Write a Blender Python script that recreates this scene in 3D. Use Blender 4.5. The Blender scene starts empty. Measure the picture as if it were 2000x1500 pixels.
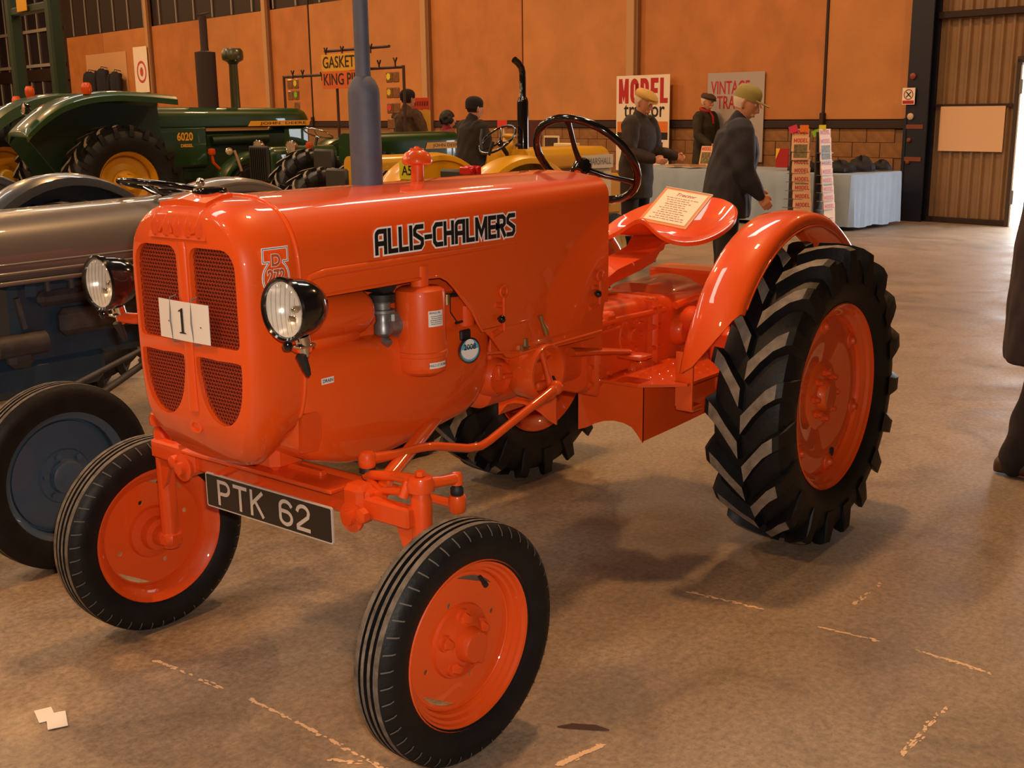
import bpy, bmesh, math, random
import numpy as np
from mathutils import Vector, Matrix
from mathutils.geometry import tessellate_polygon

random.seed(7)
SC = bpy.context.scene
COL = SC.collection
PI = math.pi

# ------------------------------------------------------------------ camera
CAM = Vector((3.93005, 2.40069, 1.58574))
YAW, PIT, ROLL, FPX = 3.81508694, -0.232466, -0.01258558, 2254.81
cd = bpy.data.cameras.new('camera')
cam = bpy.data.objects.new('camera', cd)
COL.objects.link(cam)
cd.sensor_width = 36.0
cd.sensor_fit = 'HORIZONTAL'
cd.lens = FPX / 2000 * 36.0
cd.clip_start = 0.05
cd.clip_end = 300
Fv = Vector((math.cos(PIT)*math.cos(YAW), math.cos(PIT)*math.sin(YAW), math.sin(PIT)))
Rv = Fv.cross(Vector((0, 0, 1))).normalized()
Uv = Rv.cross(Fv)
c_, s_ = math.cos(ROLL), math.sin(ROLL)
Rv, Uv = c_*Rv + s_*Uv, -s_*Rv + c_*Uv
M3 = Matrix((Rv, Uv, -Fv)).transposed()
cam.matrix_world = Matrix.Translation(CAM) @ M3.to_4x4()
SC.camera = cam

# ------------------------------------------------------------------ colour management / world / lights
SC.view_settings.view_transform = 'Standard'
SC.view_settings.look = 'None'
SC.view_settings.gamma = 1.0
SC.view_settings.exposure = 0.0
SC.view_settings.use_curve_mapping = False
SC.cycles.max_bounces = 6
SC.cycles.sample_clamp_indirect = 4.0

wd = bpy.data.worlds.new('world')
SC.world = wd
wd.use_nodes = True
wd.node_tree.nodes['Background'].inputs[0].default_value = (0.92, 0.96, 1.0, 1)
wd.node_tree.nodes['Background'].inputs[1].default_value = 11.0      # overcast daylight outside the door

# hall frame: W0 = foot of the blue stanchion, UN runs along the back wall to the left, NN points into the hall
W0 = Vector((-12.49, -3.204, 0))
UN = Vector((-.168, -.986, 0)).normalized()
NN = Vector((-UN.y, UN.x, 0))
def W(u, n, z): return W0 + UN*u + NN*n + Vector((0, 0, z))
HALL_ROT = math.atan2(UN.y, UN.x)

def area(name, loc, size, size_y, power, col, rot=(0, 0, 0), spread=PI):
    l = bpy.data.lights.new(name, 'AREA')
    l.shape = 'RECTANGLE'
    l.size, l.size_y = size, size_y
    l.energy = power
    l.color = col
    l.spread = spread
    o = bpy.data.objects.new(name, l)
    o.location = loc
    o.rotation_euler = rot
    COL.objects.link(o)
    return o

SODIUM = (1.0, 0.535, 0.205)
for u in (-5, 3, 10, 17, 24, 31):
    for n in (4.0, 11.0, 18.0, 24.0):
        area('high_bay_lamp', W(u, n, 6.9), 0.42, 0.42, 225, SODIUM, (0, 0, HALL_ROT))
SKYL = (1.0, 0.9, 0.78)
for u in (-2, 7, 14, 27):
    for n in (7.5, 14.5, 21.0):
        area('roof_light', W(u, n, 7.3), 0.9, 3.4, 95, SKYL, (0, 0, HALL_ROT))
# the camera's own flash, just above the lens
fl = area('camera_flash', CAM + Uv*0.07 + Rv*0.03 + Fv*0.03, 0.06, 0.03, 52, (1.0, 0.86, 0.74))
fl.matrix_world = Matrix.Translation(CAM + Uv*0.07 + Rv*0.03 + Fv*0.03) @ M3.to_4x4()

# ------------------------------------------------------------------ materials
def lin(h):
    h = h.lstrip('#')
    out = []
    for i in (0, 2, 4):
        c = int(h[i:i+2], 16)/255
        out.append(c/12.92 if c <= .04045 else ((c+.055)/1.055)**2.4)
    return tuple(out)+(1,)

MATS = {}
def mat(name, col, rough=.5, metal=0, coat=0, noise=0, nscale=8, bump=0, bscale=60, spec=.5, trans=0, emit=0, col2=None):
    if name in MATS: return MATS[name]
    m = bpy.data.materials.new(name)
    m.use_nodes = True
    nt = m.node_tree
    b = nt.nodes['Principled BSDF']
    c = lin(col) if isinstance(col, str) else tuple(col)+(1,)
    b.inputs['Base Color'].default_value = c
    b.inputs['Roughness'].default_value = rough
    b.inputs['Metallic'].default_value = metal
    b.inputs['Specular IOR Level'].default_value = spec
    b.inputs['Coat Weight'].default_value = coat
    b.inputs['Coat Roughness'].default_value = .025
    if trans: b.inputs['Transmission Weight'].default_value = trans
    if emit:
        b.inputs['Emission Color'].default_value = c
        b.inputs['Emission Strength'].default_value = emit
    tc = None
    if noise or bump:
        tc = nt.nodes.new('ShaderNodeTexCoord')
    if noise:
        n = nt.nodes.new('ShaderNodeTexNoise')
        n.inputs['Scale'].default_value = nscale
        n.inputs['Detail'].default_value = 6
        n.inputs['Roughness'].default_value = .6
        nt.links.new(tc.outputs['Object'], n.inputs['Vector'])
        r = nt.nodes.new('ShaderNodeValToRGB')
        r.color_ramp.elements[0].position = .3
        r.color_ramp.elements[1].position = .7
        c2 = lin(col2) if col2 else None
        r.color_ramp.elements[0].color = tuple(c[i]*(1-noise) for i in range(3))+(1,)
        r.color_ramp.elements[1].color = c2 if c2 else tuple(min(1, c[i]*(1+noise)) for i in range(3))+(1,)
        nt.links.new(n.outputs['Fac'], r.inputs['Fac'])
        nt.links.new(r.outputs['Color'], b.inputs['Base Color'])
    if bump:
        n2 = nt.nodes.new('ShaderNodeTexNoise')
        n2.inputs['Scale'].default_value = bscale
        n2.inputs['Detail'].default_value = 4
        nt.links.new(tc.outputs['Object'], n2.inputs['Vector'])
        bp = nt.nodes.new('ShaderNodeBump')
        bp.inputs['Strength'].default_value = bump
        bp.inputs['Distance'].default_value = .01
        nt.links.new(n2.outputs['Fac'], bp.inputs['Height'])
        nt.links.new(bp.outputs['Normal'], b.inputs['Normal'])
    MATS[name] = m
    return m

ORANGE = mat('persian_orange_enamel', (.78, .088, .008), .42, coat=1.0, spec=.25)
ORANGE2 = mat('orange_cast_enamel', (.72, .075, .008), .42, coat=.7, spec=.25, bump=.07, bscale=40)
ORDARK = mat('orange_mesh_paint', (.33, .036, .012), .45)
BLACKG = mat('gloss_black', (.006, .006, .007), .12, coat=.6)
BLACKM = mat('matt_black', (.012, .011, .011), .6)
RUBBER = mat('tyre_rubber', (.008, .008, .009), .5, spec=.28, noise=.35, nscale=14, bump=.1, bscale=90)
TREAD = mat('dusty_tread', (.19, .16, .13), .85, noise=.4, nscale=22)
RIBDUST = mat('scuffed_rib', (.13, .112, .095), .85, noise=.5, nscale=30)
SIPE = mat('sipe_dust', (.12, .11, .10), .9)
SLATE = mat('slate_paint', (.085, .095, .135), .62, noise=.12, nscale=20)
CHROME = mat('bright_steel', (.75, .74, .72), .12, metal=1)
REFLECT = mat('lamp_reflector', (.84, .80, .74), .22, metal=.2, spec=.9)
GREYCAST = mat('bare_alloy', (.25, .25, .25), .4, metal=.7, noise=.3, nscale=30)
BRASS = mat('dull_brass', (.42, .34, .14), .35, metal=.9)
WHITE = mat('white_paper', (.80, .76, .72), .6)
DECALW = mat('white_decal', (.93, .92, .90), .4)
DECALK = mat('black_decal', (.01, .009, .009), .3)
PLATEK = mat('plate_black', (.012, .010, .010), .3)
PLATES = mat('plate_silver', (.52, .46, .42), .4)
PAPER = mat('info_paper', (.82, .74, .60), .5)
PAPERO = mat('orange_card', (.74, .25, .05), .4)
INKO = mat('orange_brown_ink', (.40, .10, .03), .5)
DUSTTOP = mat('dusty_cover', (.52, .40, .28), .6, noise=.25, nscale=12)
SKYBLUE = mat('disc_blue', (.13, .36, .52), .4)

m = bpy.data.materials.new('lamp_glass')
m.use_nodes = True
nt = m.node_tree
nt.nodes.clear()
o_ = nt.nodes.new('ShaderNodeOutputMaterial')
mx = nt.nodes.new('ShaderNodeMixShader')
tr = nt.nodes.new('ShaderNodeBsdfTransparent')
gl = nt.nodes.new('ShaderNodeBsdfGlossy')
gl.inputs['Roughness'].default_value = .03
tr.inputs['Color'].default_value = (.93, .93, .92, 1)
mx.inputs[0].default_value = .09
nt.links.new(tr.outputs[0], mx.inputs[1])
nt.links.new(gl.outputs[0], mx.inputs[2])
nt.links.new(mx.outputs[0], o_.inputs['Surface'])
LGLASS = m

# ------------------------------------------------------------------ mesh helpers
def V(*a): return Vector(a)
class MB:
    def __init__(s): s.v, s.f, s.m = [], [], []
    def add(s, vs, fs, mi=0):
        k = len(s.v)
        s.v += [tuple(p) for p in vs]
        s.f += [tuple(i+k for i in f) for f in fs]
        s.m += [mi]*len(fs)
    def box(s, c, d, bev=0, R=None, mi=0):
        hx, hy, hz = d[0]/2, d[1]/2, d[2]/2
        c = Vector(c)
        if bev <= 0:
            vs = [V(x*hx, y*hy, z*hz) for x in (-1, 1) for y in (-1, 1) for z in (-1, 1)]
            fs = [(0, 1, 3, 2), (4, 6, 7, 5), (0, 4, 5, 1), (2, 3, 7, 6), (0, 2, 6, 4), (1, 5, 7, 3)]
        else:
            bev = min(bev, hx*.95, hy*.95, hz*.95)
            vs, ix = [], {}
            for x in (-1, 1):
                for y in (-1, 1):
                    for z in (-1, 1):
                        for a in range(3):
                            q = [x*hx, y*hy, z*hz]
                            for k, sg in ((0, x), (1, y), (2, z)):
                                if k != a: q[k] -= sg*bev
                            ix[(x, y, z, a)] = len(vs)
                            vs.append(V(*q))
            fs = []
            for x in (-1, 1):
                fs.append([ix[(x, y, z, 0)] for y, z in ((-1, -1), (1, -1), (1, 1), (-1, 1))][::x])
                fs.append([ix[(y, x, z, 1)] for y, z in ((-1, -1), (-1, 1), (1, 1), (1, -1))][::x])
                fs.append([ix[(y, z, x, 2)] for y, z in ((-1, -1), (1, -1), (1, 1), (-1, 1))][::x])
            def quad(a, b_, c2, d2):
                fs.append((a, b_, c2, d2))
            for p in (-1, 1):
                for q in (-1, 1):
                    quad(ix[(-1, p, q, 1)], ix[(1, p, q, 1)], ix[(1, p, q, 2)], ix[(-1, p, q, 2)])
                    quad(ix[(p, -1, q, 0)], ix[(p, 1, q, 0)], ix[(p, 1, q, 2)], ix[(p, -1, q, 2)])
                    quad(ix[(p, q, -1, 0)], ix[(p, q, 1, 0)], ix[(p, q, 1, 1)], ix[(p, q, -1, 1)])
            for x in (-1, 1):
                for y in (-1, 1):
                    for z in (-1, 1):
                        fs.append((ix[(x, y, z, 0)], ix[(x, y, z, 1)], ix[(x, y, z, 2)]))
        if R is not None: vs = [R @ p for p in vs]
        s.add([p+c for p in vs], fs, mi)
    def loft(s, rings, closed=True, cap0=True, cap1=True, mi=0):
        n = len(rings[0])
        vs = [p for r in rings for p in r]
        fs = []
        for i in range(len(rings)-1):
            for j in range(n if closed else n-1):
                a, b_ = i*n+j, i*n+(j+1) % n
                fs.append((a, b_, b_+n, a+n))
        if cap0 and closed: fs.append(tuple(range(n))[::-1])
        if cap1 and closed: fs.append(tuple((len(rings)-1)*n+j for j in range(n)))
        s.add(vs, fs, mi)
    def tube(s, pts, r, n=12, mi=0, ell=None, cap=True):
        pts = [Vector(p) for p in pts]
        rs = r if isinstance(r, (list, tuple)) else [r]*len(pts)
        t0 = (pts[1]-pts[0]).normalized()
        up = V(0, 0, 1) if abs(t0.z) < .9 else V(1, 0, 0)
        nrm = (up - t0*up.dot(t0)).normalized()
        rings = []
        for i, p in enumerate(pts):
            if i == 0: t = t0
            elif i == len(pts)-1: t = (pts[i]-pts[i-1]).normalized()
            else: t = ((pts[i]-pts[i-1]).normalized()+(pts[i+1]-pts[i]).normalized()).normalized()
            nrm = (nrm - t*nrm.dot(t)).normalized()
            bn = t.cross(nrm)
            e = ell or 1
            rings.append([p + nrm*(rs[i]*e*math.cos(2*PI*k/n)) + bn*(rs[i]*math.sin(2*PI*k/n)) for k in range(n)])
        s.loft(rings, True, cap, cap, mi)
    def lathe(s, prof, o, ax, n=32, mi=0, closed=False, a0=0, a1=2*PI):
        """prof = [(radius, t along axis)]"""
        o, ax = Vector(o), Vector(ax).normalized()
        up = V(0, 0, 1) if abs(ax.z) < .9 else V(1, 0, 0)
        e1 = (up-ax*up.dot(ax)).normalized()
        e2 = ax.cross(e1)
        full = abs(a1-a0-2*PI) < 1e-6
        k = n if full else n+1
        vs, fs = [], []
        for r, t in prof:
            for i in range(k):
                a = a0+(a1-a0)*i/n
                vs.append(o+ax*t+(e1*math.cos(a)+e2*math.sin(a))*r)
        L = len(prof)
        for j in range(L if closed else L-1):
            j2 = (j+1) % L
            for i in range(n):
                i2 = (i+1) % k
                fs.append((j*k+i, j2*k+i, j2*k+i2, j*k+i2))
        s.add(vs, fs, mi)
    def prism(s, poly, P, ex, ey, ez, d, mi=0, holes=()):
        """polygon (with holes) in plane P + x*ex + y*ey, extruded from 0 to d along ez"""
        loops = [poly]+list(holes)
        flat = [q for l in loops for q in l]
        tri = tessellate_polygon([[Vector((x, y, 0)) for x, y in l] for l in loops])
        P, ex, ey, ez = Vector(P), Vector(ex), Vector(ey), Vector(ez)
        N = len(flat)
        vs = [P+ex*x+ey*y for x, y in flat]
        fs = [tuple(t) for t in tri]
        if d:
            vs += [p+ez*d for p in vs]
            fs += [tuple(i+N for i in t[::-1]) for t in tri]
            k = 0
            for l in loops:
                for i in range(len(l)):
                    a, b_ = k+i, k+(i+1) % len(l)
                    fs.append((a, b_, b_+N, a+N))
                k += len(l)
        s.add(vs, fs, mi)
    def sphere(s, c, r, n=12, m_=8, mi=0, R=None):
        rx, ry, rz = (r, r, r) if not isinstance(r, (tuple, list)) else r
        c = Vector(c)
        rings = []
        for j in range(m_+1):
            a = -PI/2+PI*j/m_
            q = [V(rx*math.cos(a)*math.cos(2*PI*i/n), ry*math.cos(a)*math.sin(2*PI*i/n), rz*math.sin(a)) for i in range(n)]
            if R is not None: q = [R @ p for p in q]
            rings.append([p+c for p in q])
        s.loft(rings, True, False, False, mi)

def fix_normals(me):
    bm = bmesh.new()
    bm.from_mesh(me)
    bmesh.ops.remove_doubles(bm, verts=bm.verts, dist=1e-6)
    bmesh.ops.recalc_face_normals(bm, faces=bm.faces)
    bm.to_mesh(me)
    bm.free()

def mk(name, mb, mats, parent=None, ang=40, fix=True):
    me = bpy.data.meshes.new(name)
    me.from_pydata(mb.v, [], mb.f)
    if not isinstance(mats, (list, tuple)): mats = [mats]
    for q in mats: me.materials.append(q)
    if len(mats) > 1: me.polygons.foreach_set('material_index', mb.m)
    if fix: fix_normals(me)
    if ang:
        me.polygons.foreach_set('use_smooth', [True]*len(me.polygons))
        me.set_sharp_from_angle(angle=math.radians(ang))
    o = bpy.data.objects.new(name, me)
    COL.objects.link(o)
    if parent is not None: o.parent = parent
    return o

def tag(o, label=None, cat=None, group=None, kind=None):
    if label: o['label'] = label
    if cat: o['category'] = cat
    if group: o['group'] = group
    if kind: o['kind'] = kind
    return o

def empty(name, loc=(0, 0, 0), rz=0, label=None, cat=None, group=None):
    o = bpy.data.objects.new(name, None)
    o.empty_display_size = .1
    o.location = loc
    o.rotation_euler = (0, 0, rz)
    COL.objects.link(o)
    return tag(o, label, cat, group)

def copy_obj(o, parent=None):
    c = o.copy()
    COL.objects.link(c)
    c.parent = parent
    return c
def copy_tree(o, parent=None):
    c = copy_obj(o, parent)
    for ch in list(o.children): copy_tree(ch, c)
    return c

def mirror_mb(mb):
    r = MB()
    r.v = [(x, -y, z) for x, y, z in mb.v]
    r.f = [f[::-1] for f in mb.f]
    r.m = list(mb.m)
    return r

# flat lettering from Blender's built-in font
def fit_text(txt, w, h, P, ex, ey, bold=0, shear=0):
    """lettering squeezed to width w, starting at the left edge P (vertical middle)"""
    mb = text_mb(txt, h, (0, 0, 0), (1, 0, 0), (0, 1, 0), bold, 1, 'LEFT', shear=shear)
    xs = [v[0] for v in mb.v]
    k = w/(max(xs)-min(xs))
    P, ex, ey = Vector(P), Vector(ex).normalized(), Vector(ey).normalized()
    mb.v = [tuple(P+ex*((x-min(xs))*k)+ey*y) for x, y, z in mb.v]
    return mb
def text_mb(txt, h, P, ex, ey, bold=0, sx=1, align='CENTER', mi=0, mb=None, depth=0, shear=0):
    cu = bpy.data.curves.new('lettering', 'FONT')
    cu.body = txt
    cu.size = 1
    cu.align_x = align
    cu.align_y = 'CENTER'
    cu.offset = bold
    cu.shear = shear
    cu.resolution_u = 3
    cu.extrude = 0
    o = bpy.data.objects.new('lettering', cu)
    COL.objects.link(o)
    me = o.to_mesh()
    vs = [(v.co.x, v.co.y) for v in me.vertices]
    fs = [tuple(p.vertices) for p in me.polygons]
    o.to_mesh_clear()
    bpy.data.objects.remove(o)
    bpy.data.curves.remove(cu)
    mb = mb or MB()
    P, ex, ey = Vector(P), Vector(ex).normalized(), Vector(ey).normalized()
    k = h/.7
    mb.add([P+ex*(x*k*sx)+ey*(y*k) for x, y in vs], fs, mi)
    return mb

# stroke letters
def arc(cx, cy, rx, ry, a0, a1, n=8):
    return [(cx+rx*math.cos(math.radians(a0+(a1-a0)*i/n)), cy+ry*math.sin(math.radians(a0+(a1-a0)*i/n))) for i in range(n+1)]
GL = {
 'A': (.56, [[(0, 0), (0, .8)]+arc(.2, .8, .2, .2, 180, 90, 4)+[(.56, 1), (.56, 0)], [(0, .42), (.56, .42)]]),
 'L': (.44, [[(0, 1), (0, 0), (.44, 0)]]),
 'I': (.0, [[(0, 0), (0, 1)]]),
 'S': (.5, [[(.5, 1), (.12, 1), (.0, .86), (.0, .66), (.5, .36), (.5, .14), (.38, 0), (0, 0)]]),
 '-': (.32, [[(0, .45), (.32, .45)]]),
 'C': (.5, [[(.5, 1), (.14, 1), (0, .84), (0, .16), (.14, 0), (.5, 0)]]),
 'H': (.54, [[(0, 0), (0, 1)], [(.54, 0), (.54, 1)], [(0, .5), (.54, .5)]]),
 'M': (.72, [[(0, 0), (0, 1)], [(.72, 0), (.72, 1)], [(.05, .96), (.36, .22), (.67, .96)]]),
 'E': (.44, [[(.44, 1), (0, 1), (0, 0), (.44, 0)], [(0, .5), (.38, .5)]]),
 'R': (.5, [[(0, 0), (0, 1), (.36, 1), (.5, .88), (.5, .62), (.36, .5), (0, .5)], [(.22, .5), (.5, 0)]]),
 'P': (.52, [[(0, 0), (0, 1)], [(.05, 1), (.3, 1)]+arc(.3, .73, .22, .27, 90, -90, 8)+[(.05, .46)]]),
 'T': (.56, [[(.28, 0), (.28, 1)], [(0, 1), (.56, 1)]]),
 'K': (.52, [[(0, 0), (0, 1)], [(.5, 1), (.03, .46)], [(.17, .62), (.52, 0)]]),
 '6': (.52, [arc(.26, .74, .26, .26, 25, 180, 7)+[(0, .5)]+arc(.26, .26, .26, .26, 180, 270, 6), arc(.26, .28, .26, .28, -85, 95, 10)+[(.05, .56)]]),
 '2': (.5, [arc(.25, .74, .25, .26, 170, 0, 8)+[(.46, .56), (.0, .12), (0, 0), (.5, 0)]]),
 'O': (.54, [arc(.27, .73, .27, .27, 0, 180, 8)+[(0, .27)]+arc(.27, .27, .27, .27, 180, 360, 8)+[(.54, .73), (.54, .75)]]),
 'D': (.54, [[(0, 0), (0, 1)], [(.06, 1), (.27, 1)]+arc(.27, .73, .27, .27, 90, 0, 5)+arc(.27, .27, .27, .27, 0, -90, 5)+[(.06, 0)]]),
 ' ': (.3, []),
}
def stroke(pts, w, ext=True):
    pts = [Vector((x, y)) for x, y in pts]
    pts = [q for i, q in enumerate(pts) if i == 0 or (q-pts[i-1]).length > 1e-5]
    if ext:
        pts[0] = pts[0]-(pts[1]-pts[0]).normalized()*w/2
        pts[-1] = pts[-1]+(pts[-1]-pts[-2]).normalized()*w/2
    L, Rr = [], []
    for i, p in enumerate(pts):
        d0 = (pts[i]-pts[i-1]).normalized() if i else None
        d1 = (pts[i+1]-pts[i]).normalized() if i < len(pts)-1 else None
        if d0 is None: n, k = Vector((-d1.y, d1.x)), 1
        elif d1 is None: n, k = Vector((-d0.y, d0.x)), 1
        else:
            n0, n1 = Vector((-d0.y, d0.x)), Vector((-d1.y, d1.x))
            n = (n0+n1)
            n = n.normalized() if n.length > 1e-6 else n0
            k = min(1/max(.3, n.dot(n0)), 2.2)
        L.append(p+n*(w/2*k))
        Rr.append(p-n*(w/2*k))
    return L, Rr
def stroke_text(mb, txt, h, P, ex, ey, w, gap, mi=0, sx=1, upto=None):
    """h letter height, w stroke width as share of h"""
    P, ex, ey = Vector(P), Vector(ex).normalized(), Vector(ey).normalized()
    x0 = 0
    for ch in txt:
        wd_, lines = GL[ch]
        for ln in lines:
            L, Rr = stroke([(x*sx, y) for x, y in ln], w)
            n = len(L)
            vs = [P+ex*((q.x+x0)*h)+ey*(q.y*h)+ex.cross(ey)*(2.5e-5*len(mb.f)/8) for q in L+Rr]
            mb.add(vs, [(i, i+1, n+i+1, n+i) for i in range(n-1)], mi)
        x0 += wd_*sx+gap
    return x0*h
def stroke_len(txt, gap, sx=1): return sum(GL[c][0]*sx+gap for c in txt)-gap

def rrect(hw, hh, r, n=5, cx=0, cy=0):
    rs = r if isinstance(r, (list, tuple)) else [r]*4
    out = []
    for (sx, sy, a0), rr in zip(((1, 1, 0), (-1, 1, 90), (-1, -1, 180), (1, -1, 270)), rs):
        out += [(cx+sx*(hw-rr)+rr*math.cos(math.radians(a0+90*i/n)), cy+sy*(hh-rr)+rr*math.sin(math.radians(a0+90*i/n))) for i in range(n+1)]
    return out

# ================================================================== HERO TRACTOR (X forward, Y to its left, origin under the rear axle)
def catmull(pts, n=6, closed=False):
    P = [Vector(p) for p in pts]
    out = []
    N = len(P)
    for i in range(N if closed else N-1):
        p0 = P[(i-1) % N] if (closed or i > 0) else P[0]
        p1, p2 = P[i], P[(i+1) % N]
        p3 = P[(i+2) % N] if (closed or i+2 < N) else P[-1]
        for k in range(n):
            t = k/n
            out.append(.5*((2*p1)+(p2-p0)*t+(2*p0-5*p1+4*p2-p3)*t*t+(3*p1-p0-3*p2+p3)*t**3))
    if not closed: out.append(P[-1])
    return out

def front_tyre(R, rim, hw, ribs=True, dust=True):
    b = MB()
    s = R/.307
    k = hw/.06
    prof = [(rim-.004, .046*k), (rim+.008, .052*k), (rim+.03*s, .060*k), (rim+.052*s, .0625*k), (R-.022*s, .058*k), (R-.009*s, .049*k), (R-.003*s, .0425*k)]
    tread = [(R-.001, .041*k), (R, .034*k), (R, .025*k), (R-.012*s, .0235*k), (R-.012*s, .0175*k), (R+.001, .016*k), (R+.001, .006*k),
             (R-.010*s, .0045*k), (R-.010*s, -.0045*k)]
    half = prof+tread
    full = half+[(r, -t) for r, t in half[::-1] if abs(t) > .0046*k]
    n = 72
    b.lathe(full, (0, 0, 0), (0, 1, 0), n)
    if dust:
        for i, f in enumerate(b.f):
            rs = [math.hypot(b.v[j][0], b.v[j][2]) for j in f]
            if min(rs) > R-.0022: b.m[i] = 1
    if ribs:
        for i in range(46):
            a = 2*PI*i/46
            for sg in (1, -1):
                da = .012
                pts = []
                for r, t in ((R-.004, .0455), (R-.010, .0515), (R-.020, .0592), (R-.029, .0612)):
                    t = t*k+.0006
                    for d in (-da/2, da/2):
                        aa = a+d+(R-r)*.9
                        pts.append(V(r*math.cos(aa), sg*t, r*math.sin(aa)))
                b.add(pts, [(0, 1, 3, 2), (2, 3, 5, 4), (4, 5, 7, 6)], 2)
    return b

def lug_tyre(R, rim, hw, nl, depth=.03, lw=.021, swing=.235):
    """carcass + chevron lugs; material 0 rubber, 1 dusty lug tops"""
    b = MB()
    rc = R-depth
    H = rc-rim
    prof = [(rim-.004, .72*hw), (rim+.03*H/.18, .9*hw), (rim+.45*H, 1.0*hw), (rim+.72*H, .98*hw), (rim+.9*H, .86*hw), (rim+.985*H, .58*hw), (rc, 0)]
    full = prof+[(r, -t) for r, t in prof[::-1][1:]]
    b.lathe(full, (0, 0, 0), (0, 1, 0), 64)
    st = [(.04, 0, R, rc-.01), (.35, .42, R, rc-.012), (.62, .75, R-.002, rc-.016), (.86, .93, R-.008, rc-.03), (1.0, 1.0, R-.018, rc-.065), (1.05, 1.03, R-.065, rc-.10)]
    for sg in (1, -1):
        for k in range(nl):
            th0 = 2*PI*(k+(0 if sg > 0 else .5))/nl
            rings = []
            for q, (t, dth, rt, rb) in enumerate(st):
                th = th0+swing*dth
                w = lw*(1.25 if q == 0 else 1.0)
                ring = []
                for r, ww in ((rb, w*1.5), (rt, w), (rt, -w), (rb, -w*1.5)):
                    a = th+ww/r
                    ring.append(V(r*math.cos(a), sg*t*hw, r*math.sin(a)))
                rings.append(ring)
            i0 = len(b.f)
            b.loft(rings, True, True, True)
            for j in range(4):                       # dusty crown of the lug
                b.m[i0+j*4+1] = 1 if j < 3 else 0
    return b

HERO = empty('vintage_tractor', (0, 0, 0), 0, 'bright orange vintage tractor with black chevron rear tyres and plate PTK 62', 'tractor')

def place(mb, P, rz=0, mir=False):
    c, s = math.cos(rz), math.sin(rz)
    r = MB()
    r.v = [(P[0]+c*x-s*(y*(-1 if mir else 1)), P[1]+s*x+c*(y*(-1 if mir else 1)), P[2]+z) for x, y, z in mb.v]
    r.f = [f[::-1] for f in mb.f] if mir else list(mb.f)
    r.m = list(mb.m)
    return r

# ---- front wheels
RF, RIMF = .307, .2143
def hero_front_wheel(sg):
    P = (1.949, sg*.6394, RF)
    rz = -.0528
    mir = sg < 0
    w = MB()
    prof = [(.2143, .052), (.2175, .049), (.2143, .046), (.205, .043), (.201, .034), (.194, .032), (.190, .020), (.183, .018), (.178, .004),
            (.176, -.012), (.188, -.03), (.201, -.040), (.2143, -.046), (.2165, -.05), (.2143, -.053), (.208, -.05), (.194, -.036), (.184, -.026), (.172, -.012), (.170, -.002), (.176, .006)]
    w.lathe(prof, (0, 0, 0), (0, 1, 0), 56)
    # disc with two crescent slots and round holes
    circ = [(.179*math.cos(2*PI*i/48), .179*math.sin(2*PI*i/48)) for i in range(48)]
    holes = []
    for a0 in (112, 300):
        outr = [(.166*math.cos(math.radians(a0+q)), .166*math.sin(math.radians(a0+q))) for q in range(-24, 25, 6)]
        inr = [((.166-.014*math.cos(math.radians(q*3.6)))*math.cos(math.radians(a0+q)), (.166-.014*math.cos(math.radians(q*3.6)))*math.sin(math.radians(a0+q))) for q in range(18, -19, -6)]
        holes.append(outr+inr)
    for a0, r in ((72, .108), (341, .125), (162, .125), (251, .108)):
        cx, cy = r*math.cos(math.radians(a0)), r*math.sin(math.radians(a0))
        holes.append([(cx+.0075*math.cos(2*PI*i/10), cy+.0075*math.sin(2*PI*i/10)) for i in range(10)])
    d = MB()
    d.prism(circ, (0, 0, 0), (1, 0, 0), (0, 0, 1), (0, -1, 0), .004, holes=holes)
    # dish the disc: the middle stands a little proud
    dv = []
    for x, y, z in d.v:
        r = math.hypot(x, z)
        dv.append((x, y+.004, z))
    w.add(dv, d.f)
    wheel = mk('front_wheel', place(w, P, rz, mir), ORANGE, HERO, 35)
    t = front_tyre(RF, RIMF, .06)
    mk('tyre', place(t, P, rz, mir), [RUBBER, RIBDUST, SIPE], wheel, 40)
    h = MB()
    h.lathe([(.098, .004), (.094, .012), (.072, .018), (.060, .030), (.046, .034), (.041, .060), (.037, .066), (.0, .067)], (0, 0, 0), (0, 1, 0), 32)
    h.lathe([(.0, -.075), (.03, -.075), (.034, -.05), (.05, -.045), (.055, -.02), (.08, -.012), (.085, 0)], (0, 0, 0), (0, 1, 0), 24)
    mk('hub', place(h, P, rz, mir), ORANGE2, wheel, 35)
    for k in range(5):
        a = 2*PI*k/5+.3
        n = MB()
        c = V(.066*math.cos(a), .02, .066*math.sin(a))
        n.lathe([(.0165, -.006), (.0165, .008), (.013, .012), (.0105, .022), (.0, .024)], c, (0, 1, 0), 6)
        n.lathe([(.024, -.008), (.021, .004), (.0, .004)], c, (0, 1, 0), 12)
        mk('wheel_nut', place(n, P, rz, mir), ORANGE2, wheel, 30)
    vl = MB()
    vl.tube([V(-.068, .012, .150), V(-.061, .034, .142)], .0055, 8)
    vl.tube([V(-.061, .034, .142), V(-.058, .044, .138)], .007, 8)
    mk('valve', place(vl, P, rz, mir), BLACKM, wheel, 40)
    return wheel
hero_front_wheel(1)
hero_front_wheel(-1)

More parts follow.
